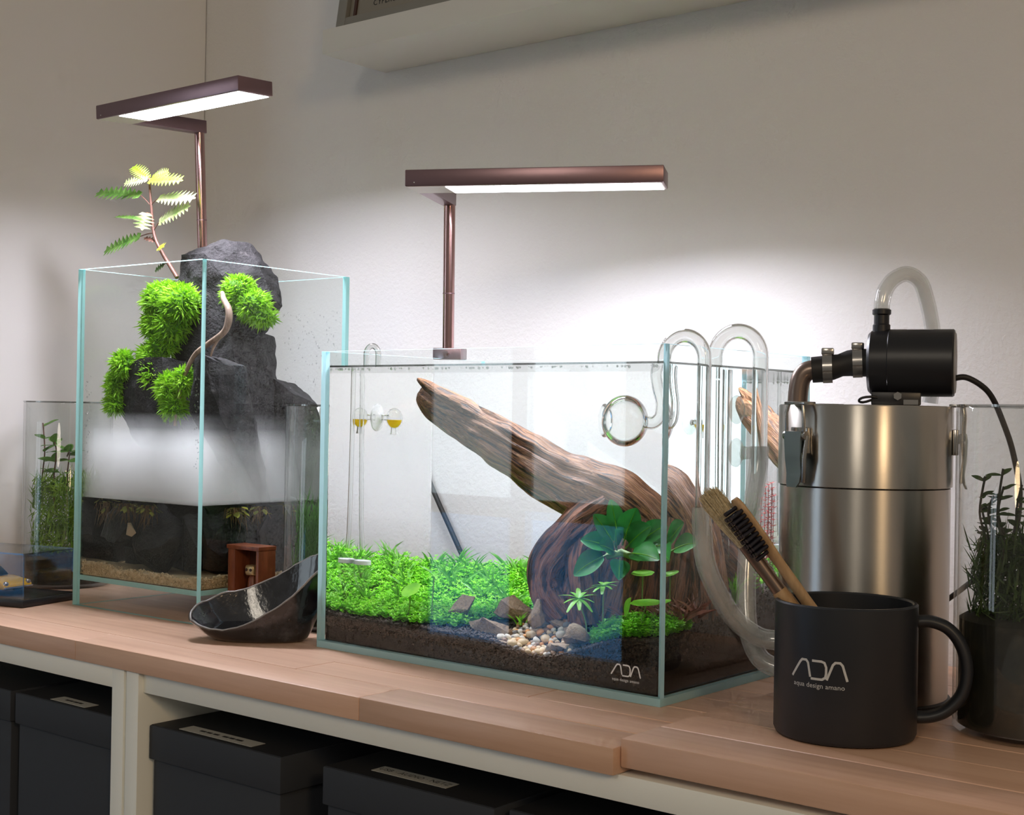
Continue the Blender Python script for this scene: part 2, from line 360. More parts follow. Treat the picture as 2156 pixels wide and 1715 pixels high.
def leaf(mb, P, d, nrm, L, W, prof=None, seg=6, droop=0., fold=.15, mat=0, lobes=False, twist=0):
    P = Vector(P); d = Vector(d).normalized(); nrm = Vector(nrm); sd = d.cross(nrm)
    sd = sd.normalized() if sd.length > 1e-4 else d.orthogonal().normalized()
    up = sd.cross(d).normalized(); vs = []; fs = []
    prof = prof or (lambda t: math.sin(PI*min(1, t*.92+.06))**.8)
    for i in range(seg+1):
        t = i/seg; w = W*.5*prof(t); c = P+d*(L*t)-Vector((0, 0, 1))*(droop*L*t*t)
        k = 1.0; sh = 0
        if lobes and 0 < i < seg:
            k = 1.3 if i % 2 else .40; sh = L*.06 if i % 2 else 0
        s2 = sd
        vs += [c+s2*w*k+d*sh+up*fold*w, c, c-s2*w*k+d*sh+up*fold*w]
    for i in range(seg): a = i*3; fs += [(a, a+1, a+4, a+3), (a+1, a+2, a+5, a+4)]
    return mb.add(vs, fs, mat)
def blade(mb, P, d, L, W, bend, rnd, mat=0, seg=3):
    P = Vector(P); d = Vector(d).normalized(); sd = d.cross(Vector((rnd.uniform(-1, 1), rnd.uniform(-1, 1), rnd.uniform(-.3, .3))))
    sd = sd.normalized() if sd.length > 1e-3 else Vector((1, 0, 0)); b = Vector(bend); vs = []; fs = []
    for i in range(seg):
        t = i/seg; c = P+d*L*t+b*(L*t*t); w = W*.5*(1-.6*t*t); vs += [c+sd*w, c-sd*w]
    vs.append(P+d*L+b*L)
    for i in range(seg-1): fs.append((2*i, 2*i+1, 2*i+3, 2*i+2))
    fs.append((2*seg-2, 2*seg-1, 2*seg)); return mb.add(vs, fs, mat)
def text_mb(txt, size, place, depth=0.0):
    cu = bpy.data.curves.new('t', 'FONT'); cu.body = txt; cu.size = size; cu.align_x = 'CENTER'; cu.align_y = 'CENTER'; cu.resolution_u = 2
    ob = bpy.data.objects.new('t', cu); COL.objects.link(ob); dg = bpy.context.evaluated_depsgraph_get(); dg.update()
    me = ob.evaluated_get(dg).to_mesh(); mb = MB(); mb.add([place(v.co.x, v.co.y) for v in me.vertices], [tuple(p.vertices) for p in me.polygons])
    ob.evaluated_get(dg).to_mesh_clear(); bpy.data.objects.remove(ob); bpy.data.curves.remove(cu); return mb
def stroke_mb(mb, pl, w, place, sub=4):
    # a flat ribbon along a 2D polyline with mitred joints
    P = [Vector((a, b)) for a, b in pl]; Q = []
    for i in range(len(P)-1): Q += [P[i].lerp(P[i+1], k/sub) for k in range(sub)]
    Q.append(P[-1]); L = []; R_ = []
    for i, q in enumerate(Q):
        a = (Q[i]-Q[i-1]).normalized() if i else (Q[1]-Q[0]).normalized()
        b = (Q[i+1]-Q[i]).normalized() if i < len(Q)-1 else a
        n = Vector((-(a+b).y, (a+b).x)).normalized(); k = w*.5/max(.5, n.dot(Vector((-a.y, a.x)))); L.append(q+n*k); R_.append(q-n*k)
    vs = [place(*p) for p in L]+[place(*p) for p in R_]; n = len(Q)
    mb.add(vs, [(i, i+1, n+i+1, n+i) for i in range(n-1)])
def logo_mb(w, place):
    # three-letter mark with rounded, bar-less A's, letters 0..3 wide, 1 high
    mb = MB(); h = w*.30; sw = w*.040
    a1 = [(0, 0), (.17*w, h*.86), (.21*w, h), (.29*w, h), (.325*w, h*.86), (.37*w, h*.08)]
    d = [(.38*w, 0), (.385*w, 0), (.58*w, 0), (.635*w, h*.12), (.65*w, h*.35), (.65*w, h*.7), (.62*w, h*.94), (.57*w, h), (.40*w, h)]
    a2 = [(.66*w, 0), (.76*w, h*.86), (.80*w, h), (.88*w, h), (.92*w, h*.86), (w, 0)]
    for pl in (a1, d, a2): stroke_mb(mb, [(x-w/2, y) for x, y in pl], sw, place)
    return mb

# ------------------------------------------------------------------ the room
YW = 345.0; XL = -604.0
def struct(name, mb, mat, **kw):
    return solo(name, mb, mat, kind='structure', **kw)
struct('wall_back', MB().box(XL-60, 1600, YW, YW+80, -800, 1500), 'wall_paint')
struct('wall_left', MB().box(XL-60, XL, 28, YW-1.6, -800, 1500), 'wall_smooth')
struct('floor', MB().box(-2800, 2600, -2700, YW+80, -830, -800), 'floor_wood')

# the window on the far side of the room, mirrored in the aquarium glass
wf = MB()
for x0, x1 in ((-2340, -2280), (-1900, -1840), (-1460, -1400)): wf.box(x0, x1, -2560, -2500, -760, 1250)
for z0, z1 in ((-800, -740), (-120, -60), (1250, 1310)): wf.box(-2340, -1400, -2560, -2500, z0, z1)
win = solo('window_1', wf, 'frame_grey', kind='structure', org=(-1870, -2530, -800))
for x0, x1 in ((-2280, -1900), (-1840, -1460)):
    part(win, 'pane', MB().box(x0, x1, -2545, -2540, -60, 1250), 'dusk_sky'); part(win, 'pane', MB().box(x0, x1, -2545, -2540, -740, -120), 'dusk_blue')

# ------------------------------------------------------------------ worktops: glued beech staves
def worktop(name, label, x0, x1, y0, y1, z0, z1, row, seed):
    t = thing(name, label, 'worktop', FW, (x0, y0, z0)); rnd = random.Random(seed); y = y0; k = 0
    while y < y1-1:
        yb = min(y+row, y1); x = x0
        if y1-yb < row*.4: yb = y1

        while x < x1-1:
            L = rnd.uniform(260, 520); xb = min(x+L, x1)
            if x1-xb < 90: xb = x1
            part(t, 'stave', MB().box(x, xb, y, yb, z0, z1), 'beech', bevel=(1.1 if k == 0 or xb == x1 or x == x0 else .04), seg=2 if k == 0 else 1)
            x = xb
        y = yb; k += 1
    return t
worktop('worktop', 'long beech worktop carrying both aquariums', -900, 404, -126, YW-1, -17.5, 0, 43.5, 3)
worktop('worktop.001', 'raised beech worktop under the black mug and steel filter', 404.6, 1000, -119, 242, -13, 5.4, 45, 5)
solo('filler_board', MB().box(404.6, 1000, 243, YW-1, -16, -6.4), 'beech', 'narrow beech strip between the raised worktop and the wall', 'board', org=(404.6, 243, -16))

# ------------------------------------------------------------------ cabinets
def cabinet(label, x0, x1, recess, shelf_z=-372):
    t = thing('cabinet', label, 'cabinet', FW, (x0, -123, -800)); W = 17
    part(t, 'side_panel', MB().box(x0, x0+W, -123, 267, -800, -17.9), 'white_lacquer', bevel=.5)
    part(t, 'side_panel', MB().box(x1-W, x1, -123, 267, -800, -17.9), 'white_lacquer', bevel=.5)
    part(t, 'top_panel', MB().box(x0+W+.2, x1-W-.2, -123+recess, 266, -35.2, -18), 'white_lacquer', bevel=.5)
    part(t, 'shelf_board', MB().box(x0+W+.2, x1-W-.2, -120, 262, shelf_z-17, shelf_z), 'white_lacquer', bevel=.5)
    part(t, 'bottom_panel', MB().box(x0+W+.2, x1-W-.2, -120, 262, -790, -773), 'white_lacquer', bevel=.5)
    part(t, 'back_panel', MB().box(x0+W+.2, x1-W-.2, 262.3, 266, -790, -36), 'white_lacquer')
cabinet('white cabinet at the left, under the tall glass tank', -899, -108, .5)
cabinet('wide white cabinet under the planted aquarium and the mug', -104.5, 990, 5)

def storage_box(label, x0, x1, y0, lab=None, marks=None, txt=None):
    t = thing('storage_box', label, 'box', FW, (x0, y0, -372), group='dark storage boxes in the cabinets'); zt = -63
    part(t, 'box_body', MB().box(x0+3, x1-3, y0+3, 240, -372, zt-29.5), 'box_fabric', bevel=1.2)
    part(t, 'lid', MB().box(x0, x1, y0, 243, zt-29, zt), 'box_fabric', bevel=1.2)
    part(t, 'lid_top', MB().box(x0+1.5, x1-1.5, y0+1.5, 241, zt+.05, zt+.4), 'box_lid')
    if lab:
        lx0, lx1, ly = lab; cx, cyy = (lx0+lx1)/2, ly+7.5
        l = part(t, 'label_strip', MB().box(lx0, lx1, ly, ly+15, zt+.45, zt+.8), 'paper_label', label='pale paper label strip')
        mb = MB()
        if txt: mb = text_mb(txt, 8.2, lambda x, y: (cx+x*.95, cyy+y, zt+.9))
        for a, b in marks or []: mb.box(cx+a, cx+b, cyy-1.6, cyy+1.6, zt+.82, zt+.9)
        part(l, 'print', mb, 'ink')
storage_box('dark box cut off by the left edge of the photo', -452, -294, -117)
storage_box('dark lidded box in the left cabinet with a short label', -286, -128, -117, (-234, -180, -113), [(-13, -8), (-7, -2), (-.5, 6), (7, 13)])
storage_box('dark lidded box at the left end of the wide cabinet, long label', -85, 82, -113, (-52, 40, -107), [(-27, -20), (-18.5, -12), (-10, -3), (2, 9), (10.5, 17), (18.5, 27)])
storage_box('dark lidded box below the aquarium labelled USB AUDIO NETZ', 124, 294, -108, (161, 236, -93), None, 'USB · AUDIO · NETZ')
storage_box('dark lidded box nearest the lower right, only its top corner showing', 302, 470, -102, (390, 440, -92), [(-12, -4), (-2, 10)])

# ------------------------------------------------------------------ wall shelf and the framed print on it
solo('wall_shelf', MB().box(-266.2, 900, 242, YW, 613.8, 642), 'shelf_white', 'white floating shelf on the wall above the lamps', 'shelf', org=(-266.2, 242, 613.8), bevel=1)
pf = thing('picture_frame', 'grey framed print leaning on the white wall shelf', 'picture frame', FW, (-250, 247, 642))
_lean = .16
def lean(x, d, z): return (x-33, 248+d*math.cos(_lean)+z*math.sin(_lean), 642+.6+z*math.cos(_lean)-d*math.sin(_lean)+1.5)
def leanbox(x0, x1, d0, d1, z0, z1):
    return MB().add([lean(x, d, z) for z in (z0, z1) for x, d in ((x0, d0), (x1, d0), (x1, d1), (x0, d1))], [(0, 3, 2, 1), (4, 5, 6, 7), (0, 1, 5, 4), (1, 2, 6, 5), (2, 3, 7, 6), (3, 0, 4, 7)])
for nmx, a in (('frame_side', (-218, -204, 0, 12, 0, 250)), ('frame_side', (-24, -10, 0, 12, 0, 250)), ('frame_bottom', (-203.8, -24.2, 0, 12, 0, 9)), ('frame_top', (-203.8, -24.2, 0, 12, 241, 250))):
    part(pf, nmx, leanbox(*a), 'frame_grey', bevel=.6)
sheet = part(pf, 'print_sheet', leanbox(-203.5, -24.5, 6, 8, 9.3, 240.7), 'print_paper')
part(sheet, 'lettering', text_mb('CYPERUS HELFERI', 10, lambda x, y: lean(-128+x, 5.7, 22+y)), 'ink')
part(sheet, 'binding_strip', leanbox(-196, -192, 4, 5.8, 9.5, 240), 'mahogany_dark')

# ------------------------------------------------------------------ aquarium lamps
def tank_lamp(label, pos, yaw, tx, ty, pole_len, base):
    t = thing('aquarium_lamp', label, 'lamp', FW, (0, 0, 0), group='rose aluminium aquarium lamps')
    t.o.location = Vector(pos)*S; t.o.rotation_euler = (0, 0, 0)
    M = Matrix.Rotation(yaw, 4, 'Z') @ Matrix.Rotation(ty, 4, 'Y') @ Matrix.Rotation(tx, 4, 'X')
    t.o.rotation_mode = 'QUATERNION'; t.o.rotation_quaternion = M.to_quaternion()
    u0, L, vf, D, w, T = -8.5, 227.2, 131.8, 44.4, 13.5, 14.5
    h = MB(); zb = 0
    # L-shaped housing seen in plan: light bar in front, arm running back to the pole
    plan = [(u0, -vf), (u0+L, -vf), (u0+L, -vf+D), (u0+w, -vf+D), (u0+w, 7), (u0, 7)]
    n = len(plan); h.add([(x, y, 0) for x, y in plan]+[(x, y, T) for x, y in plan], [(0, 3, 2, 1), (0, 5, 4, 3), (n+0, n+1, n+2, n+3), (n+0, n+3, n+4, n+5)]+[(i, (i+1) % n, n+(i+1) % n, n+i) for i in range(n)])
    part(t, 'housing', h, 'rose_alu', bevel=.8)
    part(t, 'bezel', MB().box(u0+1.2, u0+L-1.2, -vf+1.2, -vf+D-1.2, -.35, .02), 'rose_face', label='pale underside plate')
    part(t, 'light_panel', MB().box(u0+36, u0+L-3, -vf+3, -vf+D-3, -.9, -.36), 'led_panel', label='glowing white diffuser')
    ld = bpy.data.lights.new('led_light', 'AREA'); ld.shape = 'RECTANGLE'; ld.size = (L-42)*S; ld.size_y = (D-7)*S; ld.energy = LAMP_POWER; ld.spread = math.radians(LAMP_SPREAD); ld.color = (.885, .88, 1.0)
    lo_ = bpy.data.objects.new('led_light', ld); COL.objects.link(lo_); lo_.parent = t.o; lo_.location = ((u0+36+u0+L-3)/2*S, (-vf+D/2)*S, -1.2*S)
    part(t, 'status_light', MB().tube([(u0+8.5, -vf-.3, 3.2), (u0+8.5, -vf+.2, 3.2)], .55, 8), 'print_white')
    part(t, 'pole', MB().tube([(0, 0, -pole_len), (0, 0, .1)], 5.6, 24), 'rose_pole', smooth=40)
    part(t, 'collar', MB().tube([(0, 0, -pole_len*.62), (0, 0, -pole_len*.62+1)], 5.85, 24), 'rose_alu', smooth=40)
    b = part(t, 'clamp', MB().box(*base, -pole_len-11, -pole_len), 'rose_alu', bevel=.8, label='block clamped on the glass rim')
    part(b, 'clamp_screw', MB().tube([((base[0]+base[1])/2, base[2]-4, -pole_len-6), ((base[0]+base[1])/2, base[2], -pole_len-6)], 3, 14), 'rose_pole', smooth=40)
    return t
tank_lamp('rose metal lamp over the planted aquarium with the driftwood', (2.7, 163, 409.6), .4853, .0239, -.0013, 139, (-12, 16, -14, 12))
tank_lamp('rose metal lamp over the tall rock tank in the corner', (-370.4, 152.7, 521), .0173, .0519, -.006, 160, (-10, 12, -10, 10))

# ------------------------------------------------------------------ glass tanks
def pane(t, name, x0, x1, y0, y1, z0, z1, edge):
    b = MB().box(x0, x1, y0, y1, z0, z1); d = (x1-x0, y1-y0, z1-z0); k = d.index(min(d))
    for i, ax in enumerate((2, 2, 1, 0, 1, 0)): b.m[i] = 0 if ax == k else 1
    return part(t, name, b, ['pane', edge])
def tank(label, frame, x0, x1, y0, y1, H, g, bz, edge):
    t = thing('glass_tank', label, 'glass tank', frame, (x0, y0, 0)); e = .06
    zlo = bz if bz == 0 else 0
    low = g+1+e if bz == 0 else .2
    pane(t, 'front_pane', x0, x1, y0, y0+g, low, H, edge); pane(t, 'back_pane', x0, x1, y1-g, y1, low, H, edge)
    pane(t, 'left_pane', x0, x0+g, y0+g+e, y1-g-e, low, H, edge); pane(t, 'right_pane', x1-g, x1, y0+g+e, y1-g-e, low, H, edge)
    if bz == 0: pane(t, 'bottom_pane', x0, x1, y0, y1, .2, g+1, edge)
    else: pane(t, 'bottom_pane', x0+g+e, x1-g-e, y0+g+e, y1-g-e, bz, bz+g, edge)
    return t
T1 = tank('clear rectangular aquarium planted with a green carpet and driftwood', F1, 0, 360, 0, 220, 260, 5, 0, 'glass_edge_pale')
def on_front(x, y): return (330+x, -.15, 18.5+y)
lg = part(T1, 'maker_mark', logo_mb(26, on_front), 'print_white', label='white logo on the front glass')
part(lg, 'lettering', text_mb('aqua design amano', 3.1, lambda x, y: on_front(x*1.02, y-3.2)), 'print_white')
T2 = tank('tall square glass tank with mist, mossy black rock and water', F2, -200, 0, 0, 200, 352, 5, 26.5, 'glass_edge')

def water(label, frame, x0, x1, y0, y1, z0, z1):
    b = MB().box(x0, x1, y0, y1, z0, z1); b.m[1] = 1
    o = solo('water', b, ['water_body', 'water_surface'], label, 'water', frame, (x0, y0, z0)); return o
water('clear water filling the planted aquarium', F1, 5.4, 354.6, 5.4, 214.6, 6.5, 246)
water('shallow water under the mist in the tall tank', F2, -194.6, -5.4, 5.4, 194.6, 31.8, 113.5)
# a slim raised meniscus line round the water edge
def meniscus(name, frame, x0, x1, y0, y1, z, t, label):
    m = MB()
    for a in ((x0, x1, y0, y0+.7), (x0, x1, y1-.7, y1), (x0, x0+.7, y0+.8, y1-.8), (x1-.7, x1, y0+.8, y1-.8)): m.box(*a, z, z+t)
    solo(name, m, 'water_line', label, 'water', frame, (x0, y0, z))
thin_glass('water_line', (.45, .46, .45), f0=.12)
meniscus('water_edge', F1, 5.1, 354.9, 5.1, 214.9, 246.1, 1.6, 'dark wet line where the aquarium water meets the glass')
mst = MB().box(-194.4, -5.6, 5.6, 194.4, 113.8, 206); solo('mist', mst, 'mist', 'white mist lying on the water of the tall tank', 'mist', F2, (-194.4, 5.6, 113.8), kind='stuff')

# ------------------------------------------------------------------ planted aquarium: soil, stones, wood, plants (frame F1)
def sm(x, a, b):
    t = max(0, min(1, (x-a)/(b-a))); return t*t*(3-2*t)
def soil_h(x, y):
    h = 29+.10*y+14*sm(y, 60, 215)*(.6+.4*sm(x, 40, 200))
    h += 15*sm(x, 262, 335)*(1-sm(y, 90, 200)*.4)
    h -= 9*math.exp(-((x-238)/36)**2)*(1-sm(y, 40, 130))
    h += 22*sm(y, 12, 62)*math.exp(-((x-240)/42)**2)*(1-sm(y, 70, 130))
    return h+1.6*noise.noise(Vector((x*.03, y*.03, 0)))
nx, ny = 70, 44; sb = MB(); vs = []
for j in range(ny+1):
    for i in range(nx+1): x = 7.6+344.8*i/nx; y = 7.6+205.8*j/ny; vs.append((x, y, soil_h(x, y)))
fs = [(j*(nx+1)+i, j*(nx+1)+i+1, (j+1)*(nx+1)+i+1, (j+1)*(nx+1)+i) for j in range(ny) for i in range(nx)]
sb.add(vs, fs)
base = MB().box(5.6, 354.4, 5.6, 214.4, 6.8, 14)
rim = []
loop = [i for i in range(nx+1)]+[(j)*(nx+1)+nx for j in range(1, ny+1)]+[ny*(nx+1)+i for i in range(nx-1, -1, -1)]+[j*(nx+1) for j in range(ny-1, 0, -1)]
k0 = len(sb.v); sb.v += [Vector((vs[i][0], vs[i][1], 6.8)) for i in loop]; n = len(loop)
for a in range(n): sb.f.append((k0+a, k0+(a+1) % n, loop[(a+1) % n], loop[a])); sb.m.append(0)
soil = solo('soil_bed', sb, 'soil', 'dark brown soil bed sloping up to the back of the aquarium', 'soil', F1, (5.6, 5.6, 6.8), kind='stuff', smooth=60)
rnd = random.Random(11); gm = MB(); V0, F0 = ico(1)
def granule(x, y, z, r, sub=1):
    V, F = ico(sub); q = rnd.random()*6
    gm.add([(x+v.x*r*(1+.2*math.sin(q+v.y*3)), y+v.y*r, z+v.z*r*.85) for v in V], F)
for i in range(2600):                                     # bare soil in front, along the glass and round the stones
    x = rnd.uniform(7, 353); y = 7+abs(rnd.gauss(0, 22))
    if y > 150: continue
    granule(x, y, soil_h(x, y)+rnd.uniform(-.6, .7), rnd.uniform(1.1, 1.9))
for i in range(900):
    y = rnd.uniform(7, 180); x = 353-abs(rnd.gauss(0, 14))
    granule(x, y, soil_h(x, y)+rnd.uniform(-.5, .8), rnd.uniform(1.2, 2.0))
for i in range(3000):                                      # grains pressed against the front and side glass
    x = rnd.uniform(7, 353); h = soil_h(x, 6); z = h-abs(rnd.gauss(0, 11))*(.45+sm(x, 120, 300))
    if z > 9: granule(x, 7.4, z, rnd.uniform(1.1, 1.7))
for i in range(400):
    y = rnd.uniform(7, 180); h = soil_h(354, y); z = h-abs(rnd.gauss(0, 8))
    if z > 9: granule(352.6, y, z, rnd.uniform(1.2, 1.8))
solo('soil_granules', gm, 'soil_granule', 'round brown soil grains along the front glass of the aquarium', 'soil', F1, (180, 20, 25), kind='stuff', smooth=70)

# stones
def stone(label, c, r, seed, n=13, tilt=None, mat='dragon_stone', frame=F1, cat='stone', name='stone', amp=1.2, cuts=3):
    P = rockpts((0, 0, 0), r, n, seed)
    M = Matrix.Rotation((tilt or (0, 0, 0))[2], 4, 'Z') @ Matrix.Rotation((tilt or (0, 0, 0))[1], 4, 'Y') @ Matrix.Rotation((tilt or (0, 0, 0))[0], 4, 'X')
    mb = hull([Vector(c)+(M @ p) for p in P], cuts, amp, .12, seed)
    solo(name, mb, mat, label, cat, frame, (c[0], c[1], c[2]-r[2]*.7), smooth=28)
stone('brown wedge stone lying in the green carpet, leftmost of the stones', (141, 44, 46), (19, 10, 9), 1, tilt=(.2, -.45, .2))
stone('large brown stone at the front left of the pebble patch', (184, 26, 35), (21, 11, 12), 2, tilt=(0, .15, 0))
stone('tall brown stone behind the front left stone of the pebble patch', (196, 47, 50), (20, 9, 12), 3, tilt=(0, .1, .3))
stone('upright leaning stone slab beside the driftwood foot', (226, 37, 51), (10, 5, 15), 4, tilt=(0, .45, 0))
stone('brown stone at the right of the pebble patch by the green cushion', (272, 24, 37), (14, 9, 12), 5, tilt=(0, -.4, 0))
stone('low greenish stone at the front edge of the pebbles', (197, 13, 26), (15, 6, 4.5), 6)
stone('low ragged stone at the front right of the pebbles', (258, 15, 29), (13, 6, 5), 7, tilt=(0, -.2, 0))
stone('flat ochre stone in the middle of the pebbles', (254, 40, 36), (10, 8, 5), 8)
stone('small dark stone at the back of the pebble patch', (243, 45, 42), (11, 6, 6), 9)
stone('small grey brown stone between pebbles and driftwood', (262, 38, 42), (9, 6, 6), 10)

# pebbles: each a thing; five colours share meshes
peb = {}
for cname in ('white', 'cream', 'orange', 'grey', 'brown'):
    peb[cname] = []
    for k in range(3):
        mb = MB().ball((0, 0, 0), (1, .8, .62), 2, amp=.35, freq=1.1, seed=k+len(cname)); peb[cname].append(mesh('pebble', mb, 'pebble_'+cname, smooth=80, org=(0, 0, 0)))
lab = dict(white='small white rounded pebble in the gravel patch before the driftwood', cream='small cream rounded pebble in the gravel patch before the driftwood', orange='small orange pebble in the gravel patch before the driftwood', grey='small dark grey pebble in the gravel patch before the driftwood', brown='small brown pebble in the gravel patch before the driftwood')
rnd = random.Random(5); placed = []
for i in range(4000):
    if len(placed) >= 190: break
    y = 9+48*rnd.random()**1.2; cx = 236-.05*(y-9); w = 37-.1*y; x = cx+rnd.uniform(-w, w)*(1 if y > 14 else .6)
    r = rnd.choice((2.4, 2.9, 3.3, 4.0, 4.8)) if y < 70 else rnd.choice((2.4, 3, 4))
    if any((x-a)**2+(y-b)**2 < (.62*(r+c))**2 for a, b, c in placed): continue
    placed.append((x, y, r)); cname = rnd.choices(('white', 'cream', 'orange', 'grey', 'brown'), (22, 26, 22, 18, 16))[0]
    o = bpy.data.objects.new('pebble', rnd.choice(peb[cname])); COL.objects.link(o)
    o.location = fr(F1, (x, y, soil_h(x, y)+r*.45)); o.scale = (r*1.15, r*1.15, r*1.15); o.rotation_euler = (rnd.uniform(-.4, .4), rnd.uniform(-.4, .4), rnd.uniform(0, 6))
    tag(o, lab[cname], 'pebble', cname+' pebbles before the driftwood')

# driftwood
def gnarled(mb, pts, rx, n=26, nsub=9, groove=.16, seed=0, mat=0, flat=1.0, tipcut=False):
    P = smoothpath(pts, nsub); Rr = interp(rx, nsub); k = len(P); vs = []
    T = [(P[min(i+1, k-1)]-P[max(i-1, 0)]).normalized() for i in range(k)]
    u = Vector((0, -1, 0)); u = (u-T[0]*u.dot(T[0])).normalized(); s_ = 0
    for i in range(k):
        if i: s_ += (P[i]-P[i-1]).length
        u = (u-T[i]*u.dot(T[i])).normalized(); w = T[i].cross(u)
        for j in range(n):
            a = 2*PI*j/n
            g = noise.noise(Vector((math.cos(a)*2.6+seed, math.sin(a)*2.6, s_*.012)))+.6*noise.noise(Vector((math.cos(a)*6+seed, math.sin(a)*6, s_*.02)))
            g2 = noise.noise(Vector((math.cos(a)*1.3, math.sin(a)*1.3+seed, s_*.045)))
            r = Rr[i]*(1+groove*g+.14*g2); vs.append(P[i]+u*(math.cos(a)*r*flat)+w*(math.sin(a)*r)); mb.att.append((s_+seed*40, math.cos(a)*Rr[i], math.sin(a)*Rr[i]))
    fs = [(i*n+j, i*n+(j+1) % n, (i+1)*n+(j+1) % n, (i+1)*n+j) for i in range(k-1) for j in range(n)]
    fs += [tuple(range(n-1, -1, -1)), tuple((k-1)*n+j for j in range(n))]; mb.add(vs, fs, mat)
dw = thing('driftwood', 'large brown driftwood trunk reaching up left through the aquarium', 'driftwood', F1, (270, 80, 40))
tm = MB()
gnarled(tm, [(72, 76, 224), (86, 76, 216), (114, 77, 203.5), (152, 78, 187.5), (187, 79, 171.5), (227, 80, 154), (255, 82, 145), (282, 84, 136), (306, 88, 120), (326, 94, 96), (338, 98, 60)],
        [6.5, 12.5, 16.5, 20.5, 21.5, 23, 25.5, 27.5, 26.5, 23, 17], n=72, seed=1, groove=.17, flat=.75)
gnarled(tm, [(70, 74, 237), (82, 74, 231), (100, 74, 222), (128, 74, 212), (150, 74, 202)], [1.2, 5, 8, 8, 4], n=18, seed=3, groove=.25)
part(dw, 'trunk', tm, 'driftwood', smooth=50)
rm = MB()
gnarled(rm, [(272, 80, 134), (256, 70, 123), (240, 62, 107), (225, 57, 87), (226, 56, 66), (244, 56, 46)], [22, 19, 17, 17, 16, 13], n=36, seed=5, groove=.24)
gnarled(rm, [(270, 80, 126), (264, 74, 100), (262, 72, 74), (264, 70, 44)], [22, 27, 28, 25], n=36, seed=15, groove=.14)
gnarled(rm, [(296, 86, 122), (298, 76, 92), (294, 68, 60), (290, 68, 42)], [27, 28, 27, 24], n=28, seed=7, groove=.14)
gnarled(rm, [(314, 94, 114), (332, 88, 86), (336, 86, 60), (338, 84, 44)], [22, 19, 16, 13], n=22, seed=8, groove=.2)
gnarled(rm, [(270, 70, 118), (262, 58, 96), (266, 52, 70), (272, 52, 46)], [16, 14, 14, 13], n=26, seed=9, groove=.25)
gnarled(rm, [(306, 106, 118), (322, 140, 90), (326, 160, 60), (326, 166, 50)], [22, 18, 15, 12], n=20, seed=12, groove=.2)
part(dw, 'root_stock', rm, 'rootwood', smooth=50, label='dark gnarled foot of the trunk')

# carpet plants: nobody could count the sprigs
def sprig(mb, P, h, rnd, spread=1.0, ls=2.1, mat=0):
    P = Vector(P); d = Vector((rnd.gauss(0, .45), rnd.gauss(0, .45), 1)).normalized()
    for q in range(3):
        c = P+d*h*(q+1)/3; n = 4 if q < 2 else 5; a0 = rnd.random()*6
        for i in range(n):
            a = a0+2*PI*i/n; o = Vector((math.cos(a), math.sin(a), rnd.uniform(.15, .75))); sd = o.cross(Vector((0, 0, 1))).normalized()
            L = ls*rnd.uniform(.8, 1.3)*(.75 if q == 2 else 1); w = L*.34
            mb.add([c, c+o*L*.5+sd*w, c+o*L, c+o*L*.5-sd*w], [(0, 1, 2, 3)], mat)
cm = MB(); rnd = random.Random(21)
for i in range(3300):
    x = rnd.uniform(7, 205); y = 8+200*rnd.random()
    front = 9+5*noise.noise(Vector((x*.06, 3, 0)))+14*sm(x, 90, 170)
    if y < front: continue
    if x > 165-.12*(100-y) and y < 60: continue
    if x > 190 and y < 110: continue
    z = soil_h(x, y); h = rnd.uniform(5, 11)+4*noise.noise(Vector((x*.05, y*.05, 5)))+5*sm(y, 60, 170)
    sprig(cm, (x, y, z), max(3.5, h), rnd, ls=3.3)
solo('carpet_plants', cm, 'carpet_leaf', 'bright green carpet of tiny leaved plants on the left of the aquarium', 'plant carpet', F1, (90, 100, 45), kind='stuff')
cm = MB()
for i in range(1500):
    a = rnd.random()*2*PI; q = rnd.random()**.5; x = 318+37*q*math.cos(a); y = 36+29*q*math.sin(a)
    if not (7 < x < 353 and y > 8): continue
    bulge = 9*(1-q*q)
    sprig(cm, (x, y, soil_h(x, y)+bulge*.6), rnd.uniform(4, 8)+bulge*.3, rnd, ls=2.4)
solo('carpet_cushion', cm, 'carpet_leaf', 'bright green plant cushion in the front right corner of the aquarium', 'plant carpet', F1, (318, 36, 45), kind='stuff')

# narrow leaved plants behind the carpet
def tuft(label, c, n, h, spread, mat, seed, w=2.2, frame=F1, name='grass_plant', group=None, cat='plant', tilt=(0, 0)):
    rnd = random.Random(seed); mb = MB()
    for i in range(n):
        a = rnd.random()*2*PI; s = rnd.random()**.7*spread
        d = Vector((math.cos(a)*s+tilt[0], math.sin(a)*s+tilt[1], 1))
        blade(mb, Vector(c)+Vector((rnd.gauss(0, 2), rnd.gauss(0, 2), 0)), d, h*rnd.uniform(.6, 1.1), w*rnd.uniform(.7, 1.2), Vector((math.cos(a)*.3, math.sin(a)*.3, -.25)), rnd, seg=4)
    return solo(name, mb, mat, label, cat, frame, c, group=group)
gx = [(20, 60), (34, 120), (52, 75), (60, 150), (75, 180), (88, 130), (100, 165), (112, 195), (120, 145), (134, 175), (146, 120), (150, 198), (160, 160), (172, 185), (178, 135), (186, 165), (28, 185), (48, 200), (195, 190), (12, 150), (165, 100), (126, 110)]
for i, (x, y) in enumerate(gx):
    tuft('narrow leaved green plant rising behind the carpet, left of the driftwood', (x, y, soil_h(x, y)+3), 16, 26+(6 if y > 120 else 0), .75, 'blade_leaf', 40+i, w=2.6, group='narrow leaved plants behind the carpet')
tuft('bright grass tuft behind the wedge stone', (168, 72, soil_h(168, 72)+2), 26, 22, .7, 'fan_leaf', 90, w=1.8)
